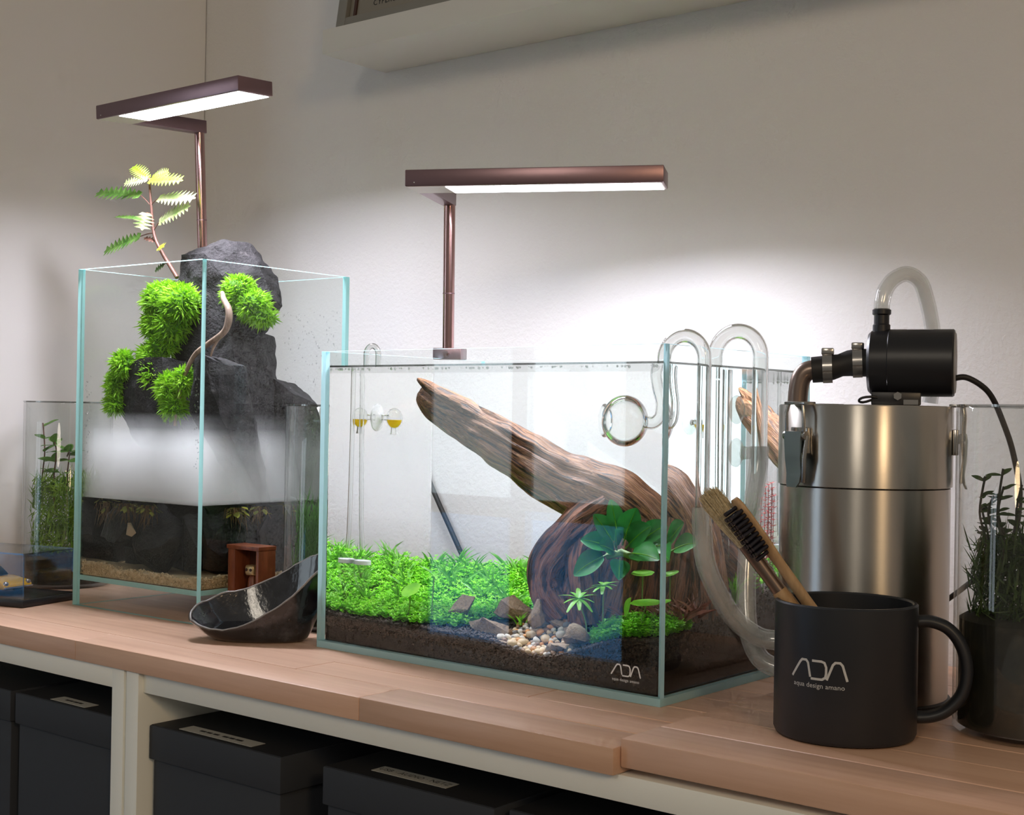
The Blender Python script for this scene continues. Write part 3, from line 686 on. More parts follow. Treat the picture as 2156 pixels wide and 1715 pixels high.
tuft('small bright grass sprout between the brown stones', (207, 42, soil_h(207, 42)+3), 9, 14, .7, 'fan_leaf', 91, w=2.0)
tuft('fresh green grass behind the hose, right side of the aquarium', (346, 120, soil_h(346, 120)+2), 24, 34, .5, 'fan_leaf', 92, w=2.2)
for i, (x, y) in enumerate(((345, 44), (328, 47), (350, 60), (313, 44))):
    tuft('bronze leaved plant behind the green cushion', (x, y, soil_h(x, y)+4), 17, 31, .95, 'bronze_leaf', 60+i, w=3.2, group='bronze plants behind the green cushion')

# umbrella leaved plants
def umbrella(label, c, top, R_, nf, mat, fan=True, tilt=(0, 0), frame=F1):
    t = thing('umbrella_plant', label, 'plant', frame, c)
    part(t, 'stem', MB().tube(bez(c, (c[0], c[1], c[2]+(top[2]-c[2])*.5), (top[0], top[1], top[2]-6), top, 8), .55, 7), 'stem_green', smooth=60)
    mb = MB()
    if fan:
        for i in range(nf):
            a = 2*PI*i/nf+.2; d = Vector((math.cos(a), math.sin(a), .18+tilt[0]*math.cos(a)+tilt[1]*math.sin(a)))
            leaf(mb, top, d, (0, 0, 1), R_*(.8+.3*(i % 2)), R_*.26, lambda t: .35+.65*math.sin(PI*min(1, t*.85+.12)), 4, .25, .1)
    else:
        n = 18; mb.add([top]+[(top[0]+R_*math.cos(2*PI*i/n)*(1+.06*(i % 3)), top[1]+R_*math.sin(2*PI*i/n), top[2]+1.2+R_*(tilt[0]*math.cos(2*PI*i/n)+tilt[1]*math.sin(2*PI*i/n))) for i in range(n)], [(0, 1+i, 1+(i+1) % n) for i in range(n)])
    part(t, 'leaf', mb, mat)
umbrella('fingered umbrella leaf on a stalk before the dark wood foot', (293, 30, 48), (293, 30, 79), 15, 9, 'fan_leaf', tilt=(.1, .3))
umbrella('drooping fingered umbrella leaf beside the pebbles', (280, 26, 42), (273, 24, 68), 17, 10, 'fan_leaf', tilt=(-.2, .5))
umbrella('small round pale leaf on a tall stalk', (321, 46, 50), (321, 46, 89), 9, 0, 'fan_leaf', fan=False, tilt=(0, .2))
umbrella('round yellow green leaf above the cushion by the front glass edge', (332, 20, 52), (336, 20, 70), 12, 0, 'fan_leaf', fan=False, tilt=(.05, .15))
umbrella('pale fingered leaf in the middle of the carpet', (120, 26, 36), (122, 26, 72), 12, 6, 'carpet_leaf', tilt=(.1, .2))
umbrella('single round leaf standing in the carpet before the wedge stone', (96, 22, 34), (98, 22, 57), 9, 0, 'carpet_leaf', fan=False, tilt=(.1, .6))
def broad_leaf(label, c, tip, W, mat, frame=F1):
    t = thing('broad_leaf_sprout', label, 'plant', frame, c); d = Vector(tip)-Vector(c); m = Vector(c)+d*.35
    part(t, 'stalk', MB().tube([c, m], .6, 6), 'stem_green'); part(t, 'leaf', leaf(MB(), m, d, (-.5, -.8, .3), d.length*.65, W, None, 8, .05, .25), mat, smooth=60)
broad_leaf('single pointed leaf in the cushion beside the umbrella plant', (312, 28, 50), (322, 22, 74), 10, 'fan_leaf')

# broad dark leaves tied to the wood
an = thing('anubias', 'broad leaved dark green plant attached to the driftwood', 'plant', F1, (302, 46, 100))
part(an, 'rhizome', MB().tube([(288, 46, 100), (302, 45, 104), (318, 46, 100)], [2.6, 3.0, 2.4], 9), 'stem_green', smooth=60)
al = [((296, 42, 106), (278, 30, 114), 18), ((298, 42, 108), (286, 32, 131), 17), ((300, 44, 110), (295, 40, 142), 15), ((304, 42, 110), (318, 34, 138), 20), ((308, 40, 108), (330, 32, 127), 20), ((310, 40, 104), (338, 28, 107), 22), ((300, 38, 104), (296, 22, 111), 17), ((292, 40, 102), (272, 30, 92), 20), ((304, 38, 100), (311, 22, 92), 17), ((312, 46, 108), (340, 44, 130), 18), ((314, 52, 106), (344, 58, 116), 18), ((300, 40, 106), (306, 24, 122), 16)]
for b, tip, W in al:
    d = Vector(tip)-Vector(b); m = Vector(b)+d*.18
    lf = part(an, 'leaf', leaf(MB(), m, d, (.45, -.65, .6), d.length*.9+5, W, lambda t: math.sin(PI*min(1, t*.9+.08))**.75, 10, .16, .38), 'anubias_leaf', smooth=60)
    part(lf, 'petiole', MB().tube([b, m], .8, 6), 'stem_green')
    part(lf, 'midrib', MB().tube([Vector(m)+d.normalized()*(d.length*.9+5)*t-Vector((0, 0, .16*(d.length*.9+5)*t*t-.25)) for t in (0, .3, .6, .92)], [.55, .5, .4, .2], 5), 'fan_leaf')
rnd = random.Random(33)
# red stem plants at the back right
for i in range(7):
    x, y = 318+rnd.uniform(-22, 26), 192+rnd.uniform(-14, 12); z0 = soil_h(x, y); h = rnd.uniform(55, 85); mb = MB(); mb.tube([(x, y, z0), (x+2, y, z0+h)], .5, 5)
    for q in range(14):
        z = z0+h*(q+2)/15
        for k in range(4):
            a = k*PI/2+q; leaf(mb, (x+2*(q/15), y, z), (math.cos(a), math.sin(a), .3), (0, 0, 1), 7, 2.6, None, 3, .1, .1)
    solo('stem_plant', mb, 'red_leaf', 'red leaved stem plant in the back right corner of the aquarium', 'plant', F1, (x, y, z0), group='red stem plants at the back right')
for i in range(4):
    x, y = 344+rnd.uniform(-5, 6), 150+i*11; z0 = soil_h(x, y); h = rnd.uniform(24, 42); mb = MB(); mb.tube([(x, y, z0), (x+1, y, z0+h)], .5, 5)
    for q in range(8):
        z = z0+h*(q+2)/9
        for k in range(4):
            a = k*PI/2+q; leaf(mb, (x, y, z), (math.cos(a), math.sin(a), .4), (0, 0, 1), 7.5, 4, None, 3, .1, .1)
    solo('stem_plant', mb, 'fan_leaf', 'bright green stem plant seen through the right side glass', 'plant', F1, (x, y, z0), group='green stem plants at the right side glass')

# ------------------------------------------------------------------ tall tank: rocks, moss, fern, twig, sand, floating plants (frame F2)
def hrock(name, label, pts, mat, org, amp=2.2, cuts=4, seed=0, frame=F2, cat='rock', freq=.07):
    solo(name, hull(pts, cuts, amp, freq, seed), mat, label, cat, frame, org, smooth=24)
hrock('rock', 'tall black rock standing above the rim of the tall tank',
      [(-152, 96, 374), (-142, 132, 372), (-118, 120, 390), (-92, 140, 388), (-86, 100, 386), (-100, 84, 372), (-55, 118, 362), (-58, 150, 350), (-34, 122, 323), (-40, 140, 318), (-50, 92, 322), (-56, 122, 276), (-66, 88, 290), (-120, 78, 300), (-152, 88, 322), (-138, 140, 292)], 'lava_rock', (-95, 110, 285), seed=1)
hrock('rock', 'black rock column carrying the tall top rock',
      [(-128, 78, 306), (-60, 84, 300), (-52, 120, 290), (-60, 150, 285), (-130, 145, 300), (-140, 100, 300), (-46, 84, 250), (-44, 140, 214), (-40, 120, 150), (-50, 80, 120), (-150, 70, 118), (-158, 140, 118), (-148, 76, 240)], 'lava_rock', (-95, 110, 118), seed=2)
hrock('rock', 'black mossy rock at the lower left of the rock column',
      [(-182, 44, 248), (-150, 40, 258), (-118, 46, 262), (-112, 80, 255), (-160, 84, 252), (-186, 62, 240), (-188, 46, 205), (-150, 36, 198), (-112, 46, 200), (-110, 90, 196), (-180, 84, 196), (-100, 60, 170), (-176, 60, 168), (-160, 96, 112), (-110, 110, 110), (-140, 120, 112)], 'lava_rock', (-148, 60, 112), seed=3)
hrock('rock', 'brown black rock block at the right foot of the column',
      [(-52, 36, 258), (-22, 40, 254), (-16, 70, 250), (-54, 74, 260), (-56, 32, 205), (-14, 36, 203), (-12, 76, 200), (-56, 80, 200), (-36, 30, 262), (-46, 96, 112), (-20, 100, 112), (-30, 120, 112)], 'lava_rock', (-35, 55, 112), seed=4)
hrock('rock', 'rough dark rock at the right back, half in the mist',
      [(-66, 140, 246), (-44, 136, 240), (-20, 140, 224), (-14, 170, 214), (-60, 180, 236), (-72, 150, 120), (-12, 150, 116), (-14, 184, 112), (-70, 186, 112), (-16, 132, 190)], 'lava_rock', (-42, 160, 112), seed=5)
hrock('submerged_rock', 'broad black rock filling the back of the tall tank water', [(x, y, z) for x in (-188, -100, -14) for y, z in ((96, 40), (88, 84), (104, 109), (186, 109), (186, 40))], 'wet_rock', (-100, 140, 40), 2.4, 3, 44)
for i, (lb, c, r) in enumerate((('wet black rock under water at the left of the tall tank', (-152, 52, 74), (38, 36, 36)), ('wet black rock under water in the middle of the tall tank', (-95, 48, 74), (44, 32, 37)), ('wet black rock under water at the right of the tall tank', (-38, 62, 74), (28, 46, 37)), ('wet dark rock at the back of the tall tank water', (-110, 140, 72), (76, 44, 42)), ('wet dark rock at the back right of the tall tank water', (-44, 150, 70), (34, 36, 40)))):
    hrock('submerged_rock', lb, rockpts(c, r, 22, 80+i), 'wet_rock', (c[0], c[1], 32), 2.0, 3, 20+i)
# sand
def sand_h(x, y): return 39+3.5*noise.noise(Vector((x*.03, y*.03, 9)))+4.5*sm(-x, 100, 195)*(1-sm(y, 20, 90))+2
nx2, ny2 = 40, 40; vs = [(-192.2+184.4*i/nx2, 7.8+184.4*j/ny2, sand_h(-192.2+184.4*i/nx2, 7.8+184.4*j/ny2)) for j in range(ny2+1) for i in range(nx2+1)]
sbm = MB().add(vs, [(j*(nx2+1)+i, j*(nx2+1)+i+1, (j+1)*(nx2+1)+i+1, (j+1)*(nx2+1)+i) for j in range(ny2) for i in range(nx2)])
loop = [i for i in range(nx2+1)]+[j*(nx2+1)+nx2 for j in range(1, ny2+1)]+[ny2*(nx2+1)+i for i in range(nx2-1, -1, -1)]+[j*(nx2+1) for j in range(ny2-1, 0, -1)]
k0 = len(sbm.v); sbm.v += [Vector((vs[i][0], vs[i][1], 32.2)) for i in loop]; n = len(loop)
for a in range(n): sbm.f.append((k0+a, k0+(a+1) % n, loop[(a+1) % n], loop[a])); sbm.m.append(0)
solo('sand_bed', sbm, 'sand_bed', 'thin tan sand layer on the raised floor of the tall tank', 'sand', F2, (-100, 100, 32), kind='stuff', smooth=60)
gm = MB(); rnd = random.Random(31)
def grain(x, y, z, r):
    V, F = ico(1); q = rnd.random()*6
    gm.add([(x+v.x*r*(1+.25*math.sin(q+v.z*4)), y+v.y*r, z+v.z*r*.8) for v in V], F)
for i in range(900):
    if i % 2: x, y = rnd.uniform(-193, -7), 7.2+abs(rnd.gauss(0, 6))
    else: x, y = -7.2-abs(rnd.gauss(0, 6)), rnd.uniform(7, 192)
    grain(max(-193, x), y, sand_h(x, y)+rnd.uniform(-2.5, 1.2), rnd.uniform(1.1, 2.1))
for i in range(1100):
    x = rnd.uniform(-193, -7); grain(x, 7.2, rnd.uniform(33.5, sand_h(x, 7)), rnd.uniform(.9, 1.6))
    y = rnd.uniform(7, 190); grain(-7.2, y, rnd.uniform(33.5, sand_h(-7, y)), rnd.uniform(.9, 1.6))
solo('sand_grains', gm, 'sand_grain', 'loose tan sand grains along the glass of the tall tank', 'sand', F2, (-60, 20, 34), kind='stuff', smooth=60)

def moss(label, balls, n, L, seed, mat='moss', frame=F2, name='moss_clump', cat='moss', w=1.7, group=None):
    n = int(n*1.7); L *= .8; rnd = random.Random(seed); t = thing(name, label, cat, frame, balls[0][0], group=group); core = MB(); mb = MB()
    for c, r in balls: core.ball(c, Vector(r)*.86, 3, amp=.25, freq=.08, seed=seed)
    tot = sum(r[0]*r[1]+r[0]*r[2]+r[1]*r[2] for c, r in balls)
    for c, r in balls:
        k = int(n*(r[0]*r[1]+r[0]*r[2]+r[1]*r[2])/tot)
        for i in range(k):
            d = Vector((rnd.gauss(0, 1), rnd.gauss(0, 1), rnd.gauss(0, 1))).normalized()
            if d.y > .6: continue
            P = Vector(c)+Vector((d.x*r[0], d.y*r[1], d.z*r[2]))*.82
            blade(mb, P, (d+Vector((rnd.gauss(0, .45), rnd.gauss(0, .45), rnd.gauss(.1, .45)))), L*rnd.uniform(.6, 1.3), w, Vector((rnd.gauss(0, .25), rnd.gauss(0, .25), rnd.uniform(-.55, .1))), rnd)
    part(t, 'fronds', mb, mat, kind='stuff'); part(t, 'cushion', core, 'moss_base', smooth=60)
    return t
moss('large bright moss clump on the left of the tall rock', [((-146, 72, 322), (24, 26, 22)), ((-118, 70, 318), (22, 22, 22)), ((-150, 70, 298), (20, 22, 20)), ((-128, 68, 296), (16, 20, 18)), ((-140, 66, 276), (14, 18, 12))], 3400, 9.5, 1)
moss('oval moss clump on the right of the tall rock', [((-52, 92, 330), (20, 18, 17)), ((-34, 96, 315), (19, 18, 16)), ((-24, 100, 304), (12, 15, 9))], 1700, 9, 2)
moss('darker moss patch below the large clump', [((-150, 58, 262), (15, 14, 16)), ((-138, 52, 242), (13, 12, 18))], 1100, 9, 3, mat='moss')
moss('moss strand hanging at the far left of the rocks', [((-178, 42, 254), (11, 10, 14)), ((-187, 40, 232), (8, 9, 15)), ((-187, 40, 212), (9, 9, 10))], 1300, 9, 4)
moss('moss tuft at the front foot of the rocks by the glass edge', [((-92, 36, 228), (14, 12, 16)), ((-84, 36, 210), (13, 12, 12)), ((-76, 40, 236), (12, 10, 14))], 1200, 9, 5)

# pinnate plant growing out of the moss
fp = thing('pinnate_plant', 'leafy plant with feathered leaves growing above the tall tank', 'plant', F2, (-150, 76, 338))
def fpt(x, z, y=76): return (x, y, z)
spine = [fpt(-134, 347), fpt(-148, 362), fpt(-160, 375), fpt(-174, 395), fpt(-180, 427), fpt(-183, 447), fpt(-184, 457)]
part(fp, 'stem', MB().tube(smoothpath(spine, 5), interp([2.3, 2.2, 2.0, 1.7, 1.4, 1.2, .9], 5), 9), 'stem_brown', smooth=60)
def pleaf(b, m, tip, W, mat, nrm=(.55, -.70, .45), droop=.04, seg=19):
    d = Vector(tip)-Vector(m)
    lf = part(fp, 'leaf', leaf(MB(), m, d, nrm, d.length, W, lambda t: .30+.95*math.sin(PI*min(1, t*.86+.08))**.8 if t < .97 else .1, seg, droop, .12, lobes=True), mat)
    if (Vector(b)-Vector(m)).length > 1: part(lf, 'petiole', MB().tube(bez(b, Vector(b)*.6+Vector(m)*.4+Vector((0, 0, 2)), Vector(m), m, 5), .55, 6), 'stem_brown')
pleaf(fpt(-184, 456), fpt(-186, 457), fpt(-214, 474), 12, 'fern_top')
pleaf(fpt(-184, 455), fpt(-184, 456, 74), fpt(-215, 454, 66), 10, 'fern_pale')
pleaf(fpt(-184, 456), fpt(-182, 457, 78), fpt(-158, 463, 82), 11, 'fern_top')
pleaf(fpt(-184, 455), fpt(-182, 454, 74), fpt(-122, 451, 72), 12, 'fern_top')
pleaf(fpt(-181, 427), fpt(-199, 440), fpt(-280, 452), 14, 'fern_green')
pleaf(fpt(-181, 427), fpt(-168, 434), fpt(-106, 428), 14, 'fern_pale', droop=-.02)
pleaf(fpt(-180, 408), fpt(-190, 413), fpt(-244, 422), 9, 'fern_green', nrm=(.3, -.4, .85))
pleaf(fpt(-176, 398), fpt(-166, 408), fpt(-114, 424), 14, 'fern_pale')
pleaf(fpt(-182, 418), fpt(-183, 419, 72), fpt(-182, 400, 66), 15, 'fern_pale', nrm=(.6, -.8, .1), seg=11)
pleaf(fpt(-175, 397), fpt(-198, 395), fpt(-263, 384), 14, 'fern_green')
pleaf(fpt(-168, 386), fpt(-172, 388), fpt(-192, 394), 5, 'stem_brown', seg=9)
pleaf(fpt(-164, 380), fpt(-161, 380, 72), fpt(-146, 380, 68), 9, 'floating_leaf', seg=7)
pleaf(fpt(-150, 364), fpt(-156, 362), fpt(-172, 356), 6, 'dark_weed', seg=9)

# pale twig winding down in front of the rocks
solo('twig', MB().tube(smoothpath([(-44, 62, 326), (-34, 56, 318), (-20, 50, 308), (-17, 48, 296), (-22, 46, 284), (-42, 42, 272), (-58, 40, 262), (-68, 38, 246), (-74, 36, 228), (-78, 34, 206), (-80, 34, 190)], 5), interp([2.2, 3.0, 3.4, 3.8, 3.2, 2.8, 2.6, 2.4, 2.2, 1.9, 1.6], 5), 10).tube(smoothpath([(-26, 47, 282), (-34, 44, 270), (-37, 42, 258)], 4), interp([1.8, 1.5, .8], 4), 8),
     'twig', 'pale bent twig running down the front of the rocks', 'twig', F2, (-80, 34, 190), smooth=60)
# floating plants at the water line
rnd = random.Random(77)
for i, (x, y, lb) in enumerate(((-165, 22, 'floating plant with brown roots at the left of the tall tank'), (-132, 24, 'floating plant with yellow leaves near the white shell'), (-98, 22, 'floating plant at the front glass of the tall tank'), (-20, 60, 'floating plant at the right glass, nearest the glass edge'), (-22, 92, 'floating plant in the middle of the right glass'), (-20, 128, 'floating plant at the far end of the right glass'))):
    t = thing('floating_plant', lb, 'plant', F2, (x, y, 112)); lm = MB(); rm = MB()
    for k in range(16):
        a = rnd.random()*6.28; r = rnd.random()*15; c = (x+r*math.cos(a), y+r*math.sin(a)*.8, 112-rnd.random()*10)
        leaf(lm, c, (math.cos(a), math.sin(a), rnd.uniform(-.7, .2)), (0, 0, 1), 8, 6, None, 4, .1, .1)
    for k in range(46):
        a = rnd.random()*6.28; r = rnd.random()*15
        blade(rm, (x+r*math.cos(a), y+r*math.sin(a)*.8, 109), (rnd.gauss(0, .3), rnd.gauss(0, .3), -1), rnd.uniform(8, 30), .9, (rnd.gauss(0, .2), rnd.gauss(0, .2), 0), rnd)
    part(t, 'leaves', lm, 'floating_leaf', kind='stuff'); part(t, 'roots', rm, 'root_hair', kind='stuff')
solo('shell_piece', hull(rockpts((-122, 20, 84), (12, 6, 9), 9, 4), 2, .6, .1, 3), 'pebble_cream', 'pale shell piece under water behind the front glass of the tall tank', 'shell', F2, (-122, 20, 76), smooth=20)
# drops of condensation on the right glass
dm = MB()
for i in range(130):
    y = rnd.uniform(110, 193); z = rnd.uniform(225, 315); r = rnd.uniform(.35, .9); dm.ball((-5.4, y, z), (r*.5, r, r*rnd.uniform(1, 2.2)), 1)
for i in range(70):
    x = rnd.uniform(-192, -182) if i % 2 else rnd.uniform(-14, -7); z = rnd.uniform(150, 240); r = rnd.uniform(.5, 1.3); dm.ball((x, 5.4, z), (r, r*.5, r), 1)
thin_glass('droplet', (.93, .93, .94), f0=.12)
solo('condensation_drops', dm, 'droplet', 'tiny water drops on the inside of the tall tank glass', 'water drops', F2, (-20, 150, 220), kind='stuff', smooth=60)

# ------------------------------------------------------------------ glass jars with plants
def jar(label, c, h, R_=50):
    t = thing('glass_jar', label, 'glass jar', FW, (c[0], c[1], c[2])); g = 2.2; z = c[2]
    prof = [(0, z+.3), (R_-3, z+.3), (R_, z+3), (R_, z+h-1), (R_-.6, z+h), (R_-g+.6, z+h), (R_-g, z+h-1), (R_-g, z+6), (R_-g-4, z+4), (0, z+4)]
    part(t, 'glass_wall', MB().lathe(prof, 72, (c[0], c[1])), 'vase_glass', smooth=40)
    part(t, 'rim', MB().lathe([(R_+.5, z+h), (R_+.5, z+h+1.6), (R_-g-.3, z+h+1.6), (R_-g-.3, z+h)], 72, (c[0], c[1]), loop=True), 'rim_glass', smooth=40)
    return t
pm('dark_stem', (.03, .03, .015), .6)
thin_glass('rim_glass', (.72, .73, .72), f0=.12)
def jar_soil(label, c, z0, z1, R_=46.5, mat='jar_soil'):
    solo('jar_soil', MB().lathe([(0, z0), (R_, z0), (R_, z1-3), (R_-5, z1), (0, z1+2)], 40, c), mat, label, 'soil', FW, (c[0], c[1], z0), smooth=50, kind='stuff')
def weed(label, c, z0, z1, n, L, mat, seed, w=1.2, R_=45, name='water_weed', up=.6, taper=True):
    rnd = random.Random(seed); mb = MB()
    for i in range(n):
        a = rnd.random()*2*PI; q = rnd.random()**.4*R_; zz = z0+(z1-z0)*rnd.random()
        d = Vector((rnd.gauss(0, .6), rnd.gauss(0, .6), rnd.gauss(up, .4)))
        P = Vector((c[0]+q*math.cos(a)*.9, c[1]+q*math.sin(a)*.9, zz))
        E_ = P+d.normalized()*L
        if (E_.x-c[0])**2+(E_.y-c[1])**2 > (R_+1)**2: d = Vector((-math.cos(a)*.3, -math.sin(a)*.3, 1))
        blade(mb, P, d, L*rnd.uniform(.6, 1.2), w, Vector((0, 0, rnd.uniform(-.3, .2))), rnd)
    solo(name, mb, mat, label, 'water plant', FW, (c[0], c[1], z0), kind='stuff')
def jar_plant(label, c, pts, mat, seed, LW=(13, 6), step=3, stem='stem_green'):
    rnd = random.Random(seed); t = thing('jar_plant', label, 'plant', FW, pts[0]); P = smoothpath(pts, 5)
    part(t, 'stem', MB().tube(P, .8, 6), stem)
    for i in range(4, len(P), step):
        for k in range(2):
            a = rnd.random()*6.28; d = Vector((math.cos(a), math.sin(a), rnd.uniform(.0, .8)))
            E_ = P[i]+d*LW[0]
            if (E_.x-c[0])**2+(E_.y-c[1])**2 > 44**2: d = Vector((c[0]-P[i].x, c[1]-P[i].y, 20))
            part(t, 'leaf', leaf(MB(), P[i], d, (0, -.4, .9), LW[0]*rnd.uniform(.7, 1.2), LW[1], None, 5, .15, .15), mat)
cA = (-519.7, 88.5); cB = (-77.7, 95.6); cC = (595.4, 75.5)
jar('glass cylinder jar of green weed beside the left wall', (*cA, 0), 212)
jar_soil('dark soil in the jar beside the left wall', cA, 5, 40)
weed('mossy green weed filling the jar beside the left wall', cA, 34, 122, 2400, 20, 'jar_weed', 4)
for i, (dx, dy, h, lb) in enumerate(((-22, -18, 188, 'tall leafy stem in the jar beside the left wall, leftmost'), (8, -22, 168, 'leafy stem with dark tip in the jar beside the left wall'), (16, -10, 150, 'short leafy stem in the jar beside the left wall'))):
    jar_plant(lb, cA, [(cA[0]+dx, cA[1]+dy, 90), (cA[0]+dx-2, cA[1]+dy, 125), (cA[0]+dx+2, cA[1]+dy, 155), (cA[0]+dx-3, cA[1]+dy, h)], 'fern_green', 50+i, (19, 11), 2, 'stem_brown')
jar('misted glass cylinder jar between the two tanks', (*cB, 0), 212)
jar_soil('sand and soil in the jar between the tanks', cB, 5, 46)
weed('fine green grass filling the jar between the tanks', cB, 44, 100, 1500, 34, 'hair_grass', 6, w=.8, up=1.2)
jar('glass cylinder jar of dark plants at the right edge', (*cC, 5.4), 212)
jar_soil('dark muddy soil in the right jar', cC, 10.5, 82)
weed('dark green weed in the lower half of the right jar', cC, 70, 126, 2200, 22, 'dark_weed', 8)
for i, (dx, dy, h) in enumerate(((-30, -12, 172), (-20, -24, 160), (-12, -30, 178), (-2, -24, 168), (-34, 4, 150), (8, -32, 158), (-24, 6, 165))):
    jar_plant('dark twiggy stem with small leaves in the right jar', cC, [(cC[0]+dx, cC[1]+dy, 110), (cC[0]+dx+2, cC[1]+dy, 130), (cC[0]+dx-3, cC[1]+dy+2, 148), (cC[0]+dx+1, cC[1]+dy, h)], 'dark_weed', 70+i, (9, 5), 2, 'dark_stem')
for o in COL.objects:
    if o.name.startswith('jar_plant') and o.get('label', '').startswith('dark twiggy'): o['group'] = 'dark stems in the right jar'

# ------------------------------------------------------------------ steel canister filter with pump (frame faces the camera)
FF = (468.4, 92.5, .428); ZB = 5.4
ft = thing('canister_filter', 'brushed steel canister filter with black pump on its lid', 'filter', FF, (0, 0, ZB))
part(ft, 'foot_ring', MB().lathe([(0, ZB+.1), (60.5, ZB+.1), (61.5, ZB+2), (61.5, ZB+7), (59, ZB+8)], 72), 'rubber', smooth=40)
part(ft, 'canister_body', MB().lathe([(56, ZB+7), (59.4, ZB+8), (59.6, ZB+12), (59.6, 160.2), (58, 160.8)], 96), 'steel', smooth=40)
part(ft, 'collar', MB().lathe([(59.6, 160.9), (60.9, 161.4), (60.9, 217), (60.2, 218), (58, 218.2)], 96), 'steel', smooth=40)
part(ft, 'lid', MB().lathe([(58.2, 217.4), (40, 217.9), (0, 218)], 72), 'steel_plain', smooth=40)
def latch(phi):
    c, s = math.sin(phi), -math.cos(phi); rad = Vector((c, s, 0)); tan = Vector((-s, c, 0)); up = Vector((0, 0, 1))
    def P(r, t, z): return rad*r+tan*t+Vector((0, 0, z))
    bracket = MB().obox(P(62.5, 0, 193), tan*8, rad*1.8, up*9)
    b = part(ft, 'latch', bracket, 'steel_plain', bevel=.6, label='toggle latch on the collar')
    part(b, 'lip', MB().obox(P(63.5, 0, 218.6), tan*10, rad*5.5, up*1.1), 'steel_plain', bevel=.5)
    for t in (-8.5, 8.5): part(b, 'bail_wire', MB().tube([P(67, t*.8, 219), P(68, t, 212), P(67.5, t, 198), P(65.5, t*.9, 192)], 1.25, 10), 'steel_plain', smooth=60)
    part(b, 'hinge_pin', MB().tube([P(66.5, -10.5, 196), P(66.5, 10.5, 196)], 3.2, 14), 'steel_plain', smooth=40)
    lv = MB(); n = 8
    prof = [(69.5, 199, 8), (70.4, 194, 8), (69.8, 180, 7.4), (68.6, 170, 7), (69.2, 164, 6.4), (70.6, 160.5, 4.5)]
    vs = []
    for r, z, w in prof: vs += [P(r, -w, z), P(r, w, z), P(r-1.4, w, z), P(r-1.4, -w, z)]
    fs = []
    for i in range(len(prof)-1):
        for k in range(4): a = i*4; fs.append((a+k, a+(k+1) % 4, a+4+(k+1) % 4, a+4+k))
    m = len(prof)-1; fs += [(3, 2, 1, 0), (4*m, 4*m+1, 4*m+2, 4*m+3)]
    part(b, 'lever', MB().add(vs, fs), 'zinc', smooth=30)
    part(b, 'spring_arm', MB().tube([P(66, 10, 196), P(68, 9.5, 180), P(66, 7, 164)], 1.6, 8), 'steel_plain', smooth=60)
latch(math.radians(-44)); latch(math.radians(84)); latch(math.radians(205))
pmp = thing('pump', 'black cylindrical pump mounted on the filter lid', 'pump', FF, (30, 0, 225))
A = Vector((math.cos(-.10), math.sin(-.10), 0)); pc = Vector((4, 2, 249))
def axial(prof, n=48):
    mb = MB(); vs = []; Bv = Vector((-A.y, A.x, 0))
    for x, r in prof:
        for j in range(n): a = 2*PI*j/n; vs.append(pc+A*x+(Bv*math.cos(a)+Vector((0, 0, 1))*math.sin(a))*r)
    k = len(prof); fs = [(i*n+j, i*n+(j+1) % n, (i+1)*n+(j+1) % n, (i+1)*n+j) for i in range(k-1) for j in range(n)]
    return mb.add(vs, fs)
part(pmp, 'motor_housing', axial([(-2, 0), (-2, 21), (0, 23), (12, 23.5), (12.6, 24), (56, 24), (57, 23.2), (57, 0)]), 'black_plastic', smooth=35)
part(pmp, 'end_cap', axial([(57.1, 0), (57.1, 22), (57.9, 21), (57.9, 0)]), 'grey_cap', smooth=35)
part(pmp, 'rating_print', MB().obox(pc+A*33+Vector((0, -6, 23.35)), A*9, Vector((0, 1.6, .3)), Vector((0, 0, .06))), 'grey_cap')
part(pmp, 'outlet', MB().lathe([(0, 262), (6.2, 262), (6.2, 276), (5.4, 277), (5.4, 283), (6.6, 284), (6.6, 287), (5, 288), (0, 288)], 28, (10.4, 2)), 'black_plastic', smooth=35)
part(pmp, 'mount', MB().box(4, 38, -12, 14, 218.6, 228), 'black_plastic', bevel=1)
part(pmp, 'mount_bolt', MB().tube([(22, -14.5, 225), (22, -12, 225)], 3, 6).box(26, 36, -12.6, -12.1, 219, 222.5), 'steel_plain')
part(pmp, 'cable_tie', MB().tube(bez((4, -10, 222), (-8, -14, 216.5), (-8, -16, 226), (8, -13, 224), 10), .9, 8), 'black_plastic', smooth=60)
def clear_tube(name, label, pts, r, frame, org, n=20, cat='hose', mat='clear_hose', sub=6, group=None):
    P = smoothpath(pts, sub); mb = MB().tube(P, r, n, caps=False); mb.tube(P, r*.74, n, caps=False); return solo(name, mb, mat, label, cat, frame, org, smooth=60, group=group)
clear_tube('clear_hose', 'milky hose arching over the black pump', [(10.4, 2, 284), (10.6, 2, 292), (13, 4, 302), (19, 8, 310), (28, 14, 314), (37, 20, 309), (42, 26, 297), (46, 30, 280), (48, 32, 262), (48, 34, 240), (46, 34, 221)], 5.7, FF, (46, 34, 219), sub=5)
cp = thing('hose_coupling', 'black rubber coupling joining elbow pipe and pump', 'coupling', FF, (-20, 2, 236))
part(cp, 'sleeve', MB().tube([(2, 2, 249), (-6, 2, 249), (-12, 2, 248.5), (-18, 2, 247), (-24, 2, 245.5), (-30, 2, 244.2), (-38, 2, 243.5)], [10, 10.2, 9.4, 8.2, 9.2, 9.6, 9.4], 28), 'rubber', smooth=50)
for x, z in ((-6, 249), (-27, 244.9)):
    b = part(cp, 'hose_clamp', MB().tube([(x-3.4, 2, z-.3), (x+3.4, 2, z)], 10.8, 28), 'steel_plain', smooth=40)
    part(b, 'clamp_screw', MB().box(x-4.5, x+4.5, -2, 4, z+9.5, z+14.5), 'steel_plain', bevel=1)
